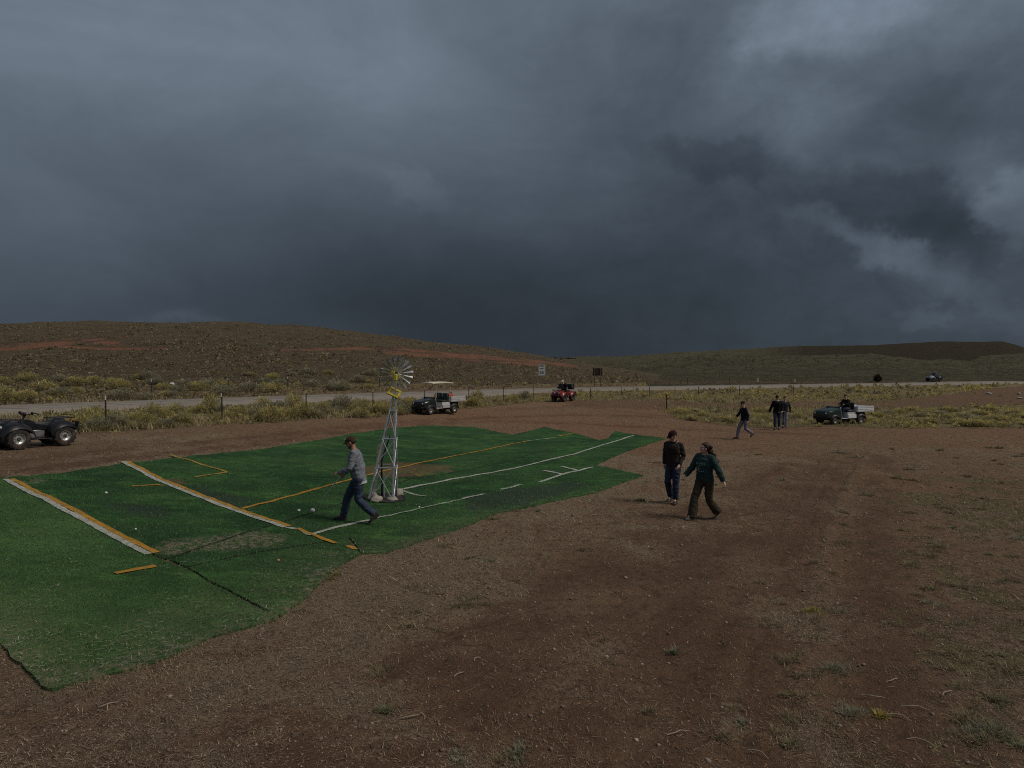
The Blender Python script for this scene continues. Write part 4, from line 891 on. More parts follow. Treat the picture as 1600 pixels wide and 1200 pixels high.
for f in LV[1:]:
    for i in range(4): MB().tube([leg_pt(i, f), leg_pt((i+1) % 4, f)], [(.020, .006)]*2, 4, up=(0, 0, 1)).build('crossbar', M_ZINC, WM)
for f0, f1 in zip(LV[:-1], LV[1:]):
    for i in range(4):
        j = (i+1) % 4
        MB().tube([leg_pt(i, f0+.02), leg_pt(j, f1)], .0095, 5).build('brace', M_ZINC, WM); MB().tube([leg_pt(j, f0+.02), leg_pt(i, f1)], .0095, 5).build('brace', M_ZINC, WM)
MB().tube([cent+Vector((0, 0, -.1)), cent+Vector((-.01, 0, 1.0)), cent.lerp(apex, .62)+Vector((0, 0, 0))], [.024, .022, .016], 10).build('pump_pipe', M_DPOLE, WM)
MB().tube([cent+Vector((.05, -.02, -.05)), cent+Vector((.045, -.02, .62))], .015, 8).build('pump_rod', M_ZINC, WM)
MB().box(cent+Vector((-.075, .0, 1.17)), (.10, .018, .46), Euler((0, math.radians(6), 0)), .006).build('hanging_board', M_BEIGE, WM)
pf = apex+Vector((-.01, 0, .06)); mb = MB(); R_ = Euler((math.radians(52), math.radians(24), math.radians(-8)))
for (c, s) in (((0, -.085, 0), (.30, .05, .045)), ((0, .085, 0), (.30, .05, .045)), ((-.13, 0, 0), (.05, .12, .045)), ((.13, 0, 0), (.05, .12, .045))): mb.box(pf+R_.to_matrix()@Vector(c), s, R_.to_matrix(), .004)
mb.build('platform', M_YEL, WM)
MB().tube([apex+Vector((-.022, 0, 0)), top+Vector((-.022, .02, -.06))], .012, 8).build('mast', M_ZINC, WM); MB().tube([apex+Vector((.022, 0, 0)), top+Vector((.014, .02, -.06))], .012, 8).build('mast', M_ZINC, WM)
mb = MB(); mb.box(top+Vector((0, -.01, -.09)), (.075, .16, .16), None, .012); mb.box(top+Vector((-.06, .0, .03)), (.08, .06, .055), None, .008); mb.build('gearbox', M_YEL, WM)
MB().lathe([(0, -.05), (.035, -.05), (.04, -.02), (.04, .05), (0, .05)], top+Vector((0, .12, 0)), 'y', 16).build('hub', M_DPOLE, WM)
wy = Euler((math.radians(4), 0, math.radians(24))).to_matrix(); hubc = top+Vector((0, .12, 0)); RW = 27.5*sc_
M_BLADE = mat('blade_sheet', (.36, .38, .39), .42, .55, .3, 7)
for k in range(18):
    a = 2*PI*k/18+.1; rd = Vector((math.cos(a), 0, math.sin(a))); tn = Vector((-math.sin(a), 0, math.cos(a))); tw = math.radians(40+14*math.sin(k*2.3))
    wd = tn*math.cos(tw)+Vector((0, 1, 0))*math.sin(tw); rows = []
    for f, w_ in ((.36, .012), (.55, .020), (.80, .030), (1.0, .036)):
        c = rd*(RW*f); cu = Vector((0, 1, 0))*math.cos(tw)-tn*math.sin(tw)
        rows.append([hubc+wy@(c+wd*w_*s+cu*(.012*(1-s*s))) for s in (-1, -.4, .4, 1)])
    MB().shell(rows, .003).build('blade', M_BLADE, WM, True)
    MB().tube([hubc+wy@(rd*.03), hubc+wy@(rd*RW*.34)], .005, 5).build('spoke', M_ZINC, WM)
for f in (.42, .80):
    P = [hubc+wy@(Vector((math.cos(2*PI*k/36), .03, math.sin(2*PI*k/36)))*1.0*RW*f) for k in range(37)]
    P = [hubc+wy@Vector((math.cos(2*PI*k/36)*RW*f, .028, math.sin(2*PI*k/36)*RW*f)) for k in range(37)]; MB().tube(P, .0045, 5, False).build('rim_hoop', M_ZINC, WM)
# shallow pit and stones at its foot
M_PIT = mat('dark_wet_soil', (.035, .026, .022), .95, 0, .4, 14, .6); M_RIM = mat('black_pit_edging', (.018, .018, .017), .7)
pc = at(601, 781); pr = 31*pc.y/FPX; mb = MB(); V = []
for (r, h) in ((0, .015), (.5, .018), (.93, .03)):
    V.append([(pc.x+pr*r*math.cos(2*PI*k/36), pc.y+pr*r*1.05*math.sin(2*PI*k/36), tz(pc.x+pr*r*math.cos(2*PI*k/36), pc.y+pr*r*1.05*math.sin(2*PI*k/36))+h+TURF_H) for k in range(36)])
mb.loft(V); o = mb.build('pit', M_PIT, None, True); o['kind'] = 'structure'
mb = MB(); P = [Vector((pc.x+pr*math.cos(2*PI*k/40), pc.y+pr*1.05*math.sin(2*PI*k/40), tz(pc.x+pr*math.cos(2*PI*k/40), pc.y+pr*1.05*math.sin(2*PI*k/40))+TURF_H+.012)) for k in range(41)]
tagp(mb.tube(P, .034, 8, False).build('pit_edging', M_RIM, None, True), 'black round edging ring around the foot of the windmill', 'edging')
M_ROCK = mat('pale_rock', (.36, .32, .27), .9, 0, .28, 5, .6, 30)
def rock(px, py, s, label, group=None, flat=.7, seed=0, lift=0.02, name='stone'):
    p = at(px, py); v, f = blob(seed+40, 12, 9); v = v*np.array([s, s*.8, s*flat]); mb = MB(); mb.v = [tuple(q) for q in v]; mb.f = f
    r = mb.mesh('stone'); o = link_mesh(name, r, M_ROCK, None, True); md = o.modifiers.new('s', 'SUBSURF'); md.levels = md.render_levels = 1
    o.location = (p.x, p.y, p.z+s*flat*.45+lift); o.rotation_euler = (0, 0, seed*1.3); return tagp(o, label, 'stone', group)
rock(588, 786, .19, 'flat pale stone at the front left foot of the windmill', None, .5, 1); rock(612, 785, .17, 'tan stone at the front right foot of the windmill', None, .55, 2); rock(622, 777, .16, 'round grey stone at the right rim of the windmill pit', None, .85, 3); rock(583, 778, .12, 'reddish stone behind the left windmill leg', None, .7, 4)
rock(1545, 616, .34, 'low white rock on the bare soil mound at far right', None, .35, 5); rock(1593, 623, .3, 'flat pale rock at the right edge below the bare mound', None, .3, 6); rock(1592, 617, .16, 'small upright white rock at the right edge of the bare mound', None, 1.1, 7)
# fallen branch, white bag, small debris
p = at(346, 607); M_LOG = mat('dead_wood', (.17, .14, .115), .9, 0, .3, 12, .5)
t_ = thing('fallen_branch', 'grey dead branch fallen on the slope beyond the road', 'branch', p); MB().tube([(-.5, 0, .8), (-.1, -.1, .45), (.4, -.2, .12), (1.3, -.3, .05)], [.03, .05, .06, .03], 7).build('bough', M_LOG, t_); MB().tube([(.1, -.12, .3), (.6, .1, .35), (1.0, .2, .2)], [.035, .025, .01], 6).build('twig', M_LOG, t_)
p = at(269, 602); v, f = blob(77, 10, 7); mb = MB(); mb.v = [tuple(q*np.array([.24, .2, .16])) for q in v]; mb.f = f; o = mb.build('plastic_bag', mat('white_plastic', (.66, .66, .66), .5), None, True); o.location = p+Vector((0, 0, .1)); tagp(o, 'crumpled white plastic bag on the slope beyond the road', 'bag')
M_BALL = mat('white_ball', (.70, .70, .66), .5); M_OR = mat('orange_scrap', (.55, .24, .12), .6)
for n_, (x, y, s, m_, lab) in enumerate(((467, 802, .034, M_BALL, 'white ball on the turf left of the walking man with the stick'), (166, 774, .03, M_BALL, 'white ball on the turf between the two thick painted lines'), (655, 796, .026, M_BALL, 'white ball on the turf right of the windmill'), (435, 880, .026, M_OR, 'tiny orange scrap on the turf near the short painted line'), (212, 831, .02, M_BALL, 'small white ball beside the first thick painted line'))):
    p = at(x, y); o = MB().ell((0, 0, 0), (s, s, s*.85)).build('ball' if m_ is M_BALL else 'scrap', m_, None, True); o.location = p+Vector((0, 0, TURF_H+s*.6)); tagp(o, lab, 'ball' if m_ is M_BALL else 'scrap')
# dark juniper bush below the far hill
p = at(1371, 598); V, F, C = [], [], []; n = 900; th = RNG.uniform(0, 2*PI, n); u = RNG.uniform(0, 1, n); rr = (1-u**1.6)*RNG.uniform(.3, 1, n)*.95+.1
t_ = thing('juniper', 'dark juniper bush beyond the road below the far hill', 'tree', p); k = p.y/FPX
V, F, C = blades(rr*np.cos(th)*4.6*k, rr*np.sin(th)*4.6*k, (.05+.75*u)*9.5*k, RNG.uniform(.25, .6, n), RNG.uniform(.08, .2, n), RNG.uniform(.1, 1.1, n), th, np.tile([[.07, .07, .045]], (n, 1))*RNG.uniform(.6, 1.3, (n, 1))); link_mesh('crown', np_mesh('crown', V, F, C), M_SHRUB, t_)
MB().tube([(0, 0, -.2), (.05, 0, .5*k*6), (0, 0, k*7)], [.14, .1, .03], 7).build('trunk', M_LOG, t_)
# individual weeds and tufts on the bare dirt
def weed(px, py, s, h, ca, cb, label, group=None, n=70, wd=.007, spread=1.0, name='weed'):
    p = at(px, py); n = int(n*1.5); az_ = RNG.uniform(0, 2*PI, n); rd = np.sqrt(RNG.uniform(0, 1, n)); nk = 5; ka = RNG.uniform(0, 2*PI, nk); kr = RNG.uniform(0, .30, nk)*s; kk_ = RNG.integers(0, nk, n); ox = (kr*np.cos(ka))[kk_]*1.3; oy = (kr*np.sin(ka))[kk_]; wd = wd*.8; hs_ = RNG.uniform(.5, 1.0, nk)[kk_]
    V, F, C = blades(ox+s*.16*rd*np.cos(az_), oy+s*.16*rd*np.sin(az_), np.zeros(n)-.004, np.maximum(h*.8, s*.26)*hs_*RNG.uniform(.35, 1.0, n), np.full(n, wd)*RNG.uniform(.7, 1.4, n), np.clip(.1+1.35*spread*rd*RNG.uniform(.5, 1.2, n), 0, 1.5), az_+RNG.normal(0, 1.1, n), colmix(ca, cb, RNG.uniform(0, 1, n)), .5)
    o = link_mesh(name, np_mesh(name, V, F, C), M_GRASS); o.location = p; return tagp(o, label, 'weed', group)
GA, GB = (.11, .125, .06), (.21, .21, .11); SA, SB = (.17, .175, .115), (.29, .28, .19); DA, DB = (.17, .14, .08), (.34, .27, .16); YA, YB = (.22, .20, .05), (.42, .34, .07)
weed(597, 1112, .22, .17, GA, GB, 'bright green sprig beside a dry leaf low in the foreground', None, 70, .012); weed(1052, 1020, .16, .20, SA, SB, 'pale sage coloured sprig on the bare dirt right of centre', None, 60, .013, .7)
weed(1235, 1118, .42, .16, GA, DB, 'wide olive tuft beside the tyre rut in the foreground', None, 160, .008); weed(1375, 1120, .22, .14, YA, YB, 'small yellow weed in the right foreground', None, 60, .013); weed(1270, 958, .45, .15, GA, YB, 'olive yellow tuft in the middle of the right hand dirt', None, 140, .009)
weed(1500, 1125, .55, .13, GA, DB, 'broad dull green tuft near the right foreground corner', None, 200, .008); weed(1560, 1098, .35, .17, DA, GB, 'brown green clump at the right edge of the foreground', None, 120, .008); weed(1470, 1045, .35, .14, DA, DB, 'dry brown clump above the right foreground tufts', None, 120, .008)
weed(1590, 1170, .4, .12, SA, GB, 'grey green weed at the lower right corner', None, 120, .01); weed(725, 945, .45, .12, GA, DB, 'olive tuft on the dirt below the turf edge', None, 150, .009); weed(620, 985, .5, .11, DA, DB, 'flat straw coloured tuft below the lower turf corner', None, 160, .009)
weed(730, 872, .3, .12, DA, GB, 'brownish tuft just off the turf edge below the windmill', None, 110, .01); weed(770, 812, .3, .18, YA, DB, 'yellow brown grass clump on the turf edge right of the windmill', None, 110, .011); weed(525, 905, .5, .16, YA, DB, 'straw yellow clump at the notch of the turf edge', None, 170, .010)
wl = [(x, y) for x, y in zip(RNG.uniform(560, 1640, 600), RNG.uniform(700, 1190, 600))]; cnt = 0
for x, y in wl:
    if cnt >= 130: break
    X_, Y_ = ray_near([x], [y])
    if on_turf(X_, Y_)[0] or track_mask(X_, Y_)[0][0] > .45 or RNG.uniform() > (.35 if x < 1150 else .85): continue
    big = x > 1280; c = (GA, DB) if RNG.uniform() < (.65 if big else .3) else ((SA, SB) if RNG.uniform() < .3 else (DA, DB)); s = RNG.uniform(.22, .62)*(1.15 if big else .85)
    zl = 'lowest foreground' if y > 1080 else ('foreground' if y > 980 else ('nearer middle' if y > 890 else ('farther middle' if y > 800 else 'far dirt'))); sd_ = 'right edge' if x > 1500 else ('right side' if x > 1390 else ('right of the tyre ruts' if x > 1260 else ('among the tyre ruts' if x > 1080 else ('centre' if x > 850 else 'left of centre'))))
    kd = 'olive green' if c[0] is GA else ('pale sage' if c[0] is SA else 'dry straw coloured')
    weed(x, y, s, RNG.uniform(.09, .17)*np.clip(Y_[0]/12, .9, 1.6), c[0], c[1], f'{kd} {"broad" if s > .45 else "narrow"} tuft on the bare dirt, {zl}, {sd_}', f'{kd} tufts, {zl}, {sd_}', int(60+130*s), .0075*max(1, Y_[0]/10), 1.1); cnt += 1
# sticks lying about
TWL = ['bleached twig left of centre, upper of a close pair', 'bleached twig left of centre, lower of a close pair', 'pale twig right of the bright green sprig', 'bleached twig right of the small yellow weed, upper one', 'curved twig right of the small yellow weed, longest one', 'twig right of the small yellow weed, crossing a longer one', 'lowest twig of the cluster right of the yellow weed', 'farthest right twig above the yellow weed cluster', 'twig just above the small yellow weed', 'lone pale twig in the left foreground below the turf corner', 'twig in the bottom foreground below the sage sprig', 'twig at the bottom edge beside the tyre rut']
M_TWIG = mat('bleached_twig', (.34, .28, .21), .85, 0, .25, 20)
for n_, (x, y, L, a) in enumerate(((745, 1032, .16, 60), (718, 1060, .20, 55), (640, 1120, .26, 25), (1395, 1068, .25, 20), (1430, 1110, .32, -25), (1405, 1125, .28, -40), (1440, 1160, .30, -30), (1480, 1085, .26, 40), (1365, 1092, .3, -10), (170, 1105, .22, 35), (1060, 1150, .3, 10), (1185, 1180, .25, -50))):
    p = at(x, y); a = math.radians(a); d = Vector((math.cos(a), math.sin(a), 0)); s_ = Vector((-d.y, d.x, 0)); L = L*.75; P = [d*(L*(f-.5))+s_*(L*.10*math.sin(f*5+n_))+Vector((0, 0, .012+.02*math.sin(f*PI))) for f in (0, .3, .6, 1)]
    o = MB().tube(P, [.005, .006, .005, .003], 6).build('twig', M_TWIG, None, True); o.location = p; tagp(o, TWL[n_], 'twig', 'dry twigs on the foreground dirt')
# ------------------------------------------------------------------ wheeled vehicles (local axes: x forward, y left, z up)
M_TYRE = mat('tyre_rubber', (.022, .022, .022), .85, 0, .3, 14, .4, 80, dust=.45); M_RIMS = mat('steel_rim', (.55, .55, .54), .38, .7, .12, 8); M_PLAST = mat('black_plastic', (.018, .020, .023), .5, 0, .3, 6, .1, 90, .3, 0, .10)
M_GLOSS = mat('glossy_black_body', (.010, .012, .015), .38, 0, .3, 5, 0, 60, .3, .05, .08); M_SEAT = mat('seat_vinyl', (.020, .021, .024), .55, 0, .2, 8); M_FRAME = mat('frame_metal', (.03, .03, .032), .5, .4, dust=.2)
M_ALU = mat('aluminium_panel', (.64, .65, .66), .5, .1, .15, 5, .05, 40, .5, 0, .12); M_ENG = mat('engine_alloy', (.33, .33, .33), .45, .8, .3, 10); M_LENS = mat('clear_lens', (.62, .63, .60), .15, 0, .1, 8, 0, 60, .6); M_REDL = mat('red_lens', (.30, .02, .02), .25)
def wheel(parent, c, R, W, rimr, m_rim, lugs=16, steer=0.0):
    hub = MB().lathe([(0, -W*.3), (.05, -W*.3), (.06, 0), (.05, W*.3), (0, W*.3)], (0, 0, 0), 'y', 12).build('wheel', M_FRAME, parent, True); hub.location = c; hub.rotation_euler = (0, 0, steer)
    w = W/2; mb = MB().lathe([(rimr, -w*.8), (rimr*1.1, -w*.95), (R*.80, -w), (R*.93, -w*.86), (R*.975, -w*.5), (R*.98, 0), (R*.975, w*.5), (R*.93, w*.86), (R*.80, w), (rimr*1.1, w*.95), (rimr, w*.8), (rimr*.96, 0), (rimr, -w*.8)], (0, 0, 0), 'y', 32)
    for k in range(lugs):
        for s in (-1, 1):
            a = 2*PI*(k+.25*s)/lugs; M = Matrix.Rotation(-a, 3, 'Y')@Matrix.Rotation(math.radians(22*s), 3, 'X' if False else 'Z')
            mb.box(Matrix.Rotation(-a, 3, 'Y')@Vector((R*.985, s*w*.46, 0)), (R*.05, w*.80, R*.12), Matrix.Rotation(-a, 3, 'Y'))
    mb.build('tyre', M_TYRE, hub, True)
    pr = [(rimr*1.0, w*.80), (rimr*.93, w*.80), (rimr*.88, w*.45), (rimr*.62, w*.30), (rimr*.55, w*.42), (rimr*.30, w*.46), (rimr*.22, w*.60), (0, w*.60)]
    mb = MB().lathe(pr, (0, 0, 0), 'y', 28); mb.lathe([(r, -h) for r, h in pr], (0, 0, 0), 'y', 28)
    mb.build('rim', m_rim, hub, True)
    mb = MB()
    for k in range(8):
        a = 2*PI*k/8
        for s in (-1, 1): mb.lathe([(0, s*w*.40), (rimr*.09, s*w*.40), (rimr*.09, s*w*.37), (0, s*w*.37)], (rimr*.74*math.cos(a), 0, rimr*.74*math.sin(a)), 'y', 8)
    mb.build('rim_holes', M_FRAME, hub)
    return hub
def arc(cx, cz, rx, rz, a0, a1, n=9): return [(cx+rx*math.cos(math.radians(a0+(a1-a0)*k/(n-1))), cz+rz*math.sin(math.radians(a0+(a1-a0)*k/(n-1)))) for k in range(n)]
def fender(parent, name, line, y0, y1, m_, crown=.04, th=.02):
    for s in (-1, 1):
        rows = [[(x, s*(y0+(y1-y0)*v), z-crown*v**3*2.2-(.0 if v < .8 else (.02 if v < .99 else .09))) for v in (0, .3, .6, .85, 1.0)] for x, z in line]
        MB().shell(rows, th).build(name, m_, parent, True)
def quad_bike(label, loc, rz, m_body, m_rim, group=None, tilt=(0, 0), box=False, screen=False):
    q = thing('quad_bike', label, 'quad bike', loc, 0, group, (tilt[0], tilt[1], rz)); R = .325; wb = .645
    for sx in (1, -1):
        for sy in (1, -1): wheel(q, (sx*wb, sy*.43, R-.005), R, .25, .165, m_rim, 15, .06*(sx == 1))
    mb = MB(); mb.tube([(.85, -.16, .42), (.3, -.17, .30), (-.3, -.17, .30), (-.85, -.14, .48)], .024, 8); mb.tube([(.85, .16, .42), (.3, .17, .30), (-.3, .17, .30), (-.85, .14, .48)], .024, 8)
    for sx in (1, -1):
        for sy in (1, -1):
            mb.tube([(sx*.58, sy*.15, .30), (sx*.645, sy*.40, .31)], .022, 6); mb.tube([(sx*.70, sy*.15, .32), (sx*.645, sy*.40, .31)], .020, 6)
    mb.box((0, 0, .28), (1.1, .34, .03)); mb.build('frame', M_FRAME, q, True)
    mb = MB()
    for sx in (1, -1):
        for sy in (1, -1): mb.tube([(sx*.55, sy*.20, .74), (sx*.63, sy*.34, .34)], .035, 10)
    mb.build('shock_absorber', M_ENG, q, True)
    mb = MB(); mb.box((.02, 0, .42), (.50, .36, .26), None, .04); mb.lathe([(0, -.20), (.10, -.20), (.12, -.17), (.12, .17), (.10, .20), (0, .20)], (.12, 0, .40), 'y', 18); mb.box((-.05, 0, .60), (.22, .22, .16), None, .03)
    for k in range(4): mb.box((-.05, 0, .54+.035*k), (.26, .26, .012))
    mb.build('engine', M_ENG, q, True)
    fender(q, 'front_fender', arc(.645, .40, .45, .40, 8, 172, 11), .18, .57, m_body); fender(q, 'rear_fender', arc(-.645, .42, .41, .37, 14, 168, 11)[::-1], .16, .58, m_body)
    MB().loft([[(x, -w, z0), (x, -w*1.05, (z0+z1)/2), (x, -w*.7, z1), (x, w*.7, z1), (x, w*1.05, (z0+z1)/2), (x, w, z0)] for x, w, z0, z1 in ((1.02, .20, .46, .66), (.95, .25, .44, .76), (.62, .24, .60, .84), (.36, .17, .58, .88), (.15, .15, .55, .84), (-.02, .13, .58, .76))]).build('front_body', m_body, q, True)
    MB().loft([[(x, -w, z0), (x, -w, z1-.04), (x, -w*.75, z1), (x, w*.75, z1), (x, w, z1-.04), (x, w, z0)] for x, w, z0, z1 in ((.04, .11, .66, .79), (-.15, .15, .62, .76), (-.40, .17, .64, .77), (-.62, .18, .68, .82), (-.80, .17, .72, .83))]).build('seat', M_SEAT, q, True)
    for s in (-1, 1): MB().slab([(.30, .56), (.28, .74), (.05, .72), (-.25, .66), (-.30, .50), (-.05, .56)], s*.19-.012, s*.19+.012).build('side_panel', m_body, q)
    for s in (-1, 1):
        mb = MB(); mb.box((0, s*.36, .27), (.62, .20, .025), None, .01); mb.shell([[(.28, s*.27, .28), (.28, s*.47, .28)], [(.34, s*.28, .38), (.34, s*.48, .38)], [(.36, s*.30, .52), (.36, s*.47, .50)]], .015)
        for k in range(5): mb.box((-.2+.1*k, s*.36, .288), (.03, .18, .012))
        mb.build('footrest', M_PLAST, q)
    mb = MB(); mb.tube([(.34, 0, .82), (.24, 0, 1.00)], .03, 10); mb.tube([(.06, -.40, 1.02), (.16, -.30, 1.05), (.24, -.12, 1.0), (.24, .12, 1.0), (.16, .30, 1.05), (.06, .40, 1.02)], .013, 8); hb = mb.build('handlebar', M_FRAME, q, True)
    for s in (-1, 1):
        MB().tube([(.14, s*.32, 1.05), (.05, s*.41, 1.02)], .019, 8).build('grip', M_SEAT, hb, True); MB().tube([(.19, s*.30, 1.06), (.14, s*.40, 1.04)], .006, 6).build('brake_lever', M_ENG, hb)
        mb = MB(); mb.tube([(.20, s*.26, 1.05), (.24, s*.36, 1.06)], .010, 6); mb.ell((.22, s*.37, 1.055), (.035, .075, .05)); mb.build('hand_guard', M_PLAST, hb, True)
    mb = MB(); mb.box((.29, 0, 1.03), (.12, .20, .08), Euler((0, .5, 0)), .03); mb.build('instrument_pod', M_PLAST, hb, True)
    def rack(name, x0, x1, z, w):
        mb = MB(); mb.tube([(x0, -w, z), (x1, -w, z), (x1, w, z), (x0, w, z), (x0, -w, z)], .013, 8, False)
        for k in range(1, 5): mb.tube([(x0, -w+2*w*k/5, z), (x1, -w+2*w*k/5, z)], .009, 6)
        mb.tube([(x0*.6+x1*.4, -w, z+.0), (x0*.6+x1*.4, w, z)], .009, 6); mb.tube([(x1, -w, z), (x1, -w, z+.07), (x1, w, z+.07), (x1, w, z)], .011, 6)
        for s in (-1, 1):
            for xx in (x0, x1): mb.tube([(xx, s*w*.6, z), (xx*.96, s*w*.45, z-.12)], .011, 6)
        mb.build(name, M_FRAME, q, True)
    rack('front_rack', .48, 1.04, .87, .40); rack('rear_rack', -.46, -.98, .865, .40)
    mb = MB(); mb.tube([(.92, -.28, .34), (1.10, -.30, .44), (1.12, -.30, .74), (1.06, -.26, .88)], .018, 8); mb.tube([(.92, .28, .34), (1.10, .30, .44), (1.12, .30, .74), (1.06, .26, .88)], .018, 8)
    for z in (.46, .60, .74): mb.tube([(1.11, -.30, z), (1.13, 0, z), (1.11, .30, z)], .015, 8)
    mb.build('front_bumper', M_FRAME, q, True)
    for s in (-1, 1):
        MB().ell((1.0, s*.20, .66), (.05, .085, .065)).build('headlight', M_LENS, q, True); MB().box((-.99, s*.30, .74), (.03, .11, .06), None, .012).build('tail_light', M_REDL, q, True)
        MB().box((-1.00, s*.46, .62), (.02, .22, .26), Euler((0, -.25, 0)), .008).build('mud_flap', M_PLAST, q)
    MB().tube([(-.2, -.16, .50), (-.55, -.2, .56), (-.62, -.2, .58), (-1.02, -.2, .60)], [.022, .022, .06, .055], 12).build('exhaust', M_FRAME, q, True)
    if box:
        MB().box((-.86, 0, 1.10), (.48, .84, .36), None, .06).build('rear_box', M_PLAST, q, True); MB().box((-.86, 0, 1.30), (.50, .86, .05), None, .02).build('box_lid', M_PLAST, q, True)
    if screen:
        MB().shell([[(.42, y, .98) for y in (-.26, 0, .26)], [(.36+.0, y, 1.18) for y in (-.24, 0, .24)], [(.28, y, 1.36) for y in (-.18, 0, .18)]], .012).build('windscreen', M_PLAST, q, True)
    return q
def yaw_of(fx, fy): return math.atan2(fy, fx)
a_, b_ = at(30, 704), at(103, 697)
dk_ = Vector((-14.74, 21.0, 0)); dk_.z = tz(dk_.x, dk_.y); pt = (tz(dk_.x-.48*.645, dk_.y-.87*.645)-tz(dk_.x+.48*.645, dk_.y+.87*.645))/1.29
QB = quad_bike('black quad bike with silver wheels parked at the left edge on the dirt track', dk_, yaw_of(-.50, -.866), M_GLOSS, M_RIMS, None, (0, -math.atan(pt)))
M_RED = mat('red_body', (.26, .022, .022), .35, 0, .2, 6, 0, 60, .5, .2, .10); M_DRIM = mat('dark_rim', (.10, .10, .10), .5, .4)
pr_ = at(880, 627); RQ = quad_bike('red quad bike with black rear box beside the roadside fence', pr_, yaw_of(-.56, -.83), M_RED, M_DRIM, None, (0, 0), True, True)
# a quad bike far off by the road
M_NAVY = mat('navy_body', (.035, .05, .10), .35, 0, .2, 6)
pf_ = at(1459, 598.5)
FQ = quad_bike('small dark blue quad bike with pale front far off beside the road', pf_, yaw_of(-.95, -.25), M_NAVY, M_DRIM)
for o in [c for c in COL.objects if c.parent == FQ and c.name.startswith(('front_body', 'front_fender'))]: o.data.materials.clear(); o.data.materials.append(mat('pale_body', (.36, .38, .42), .5))

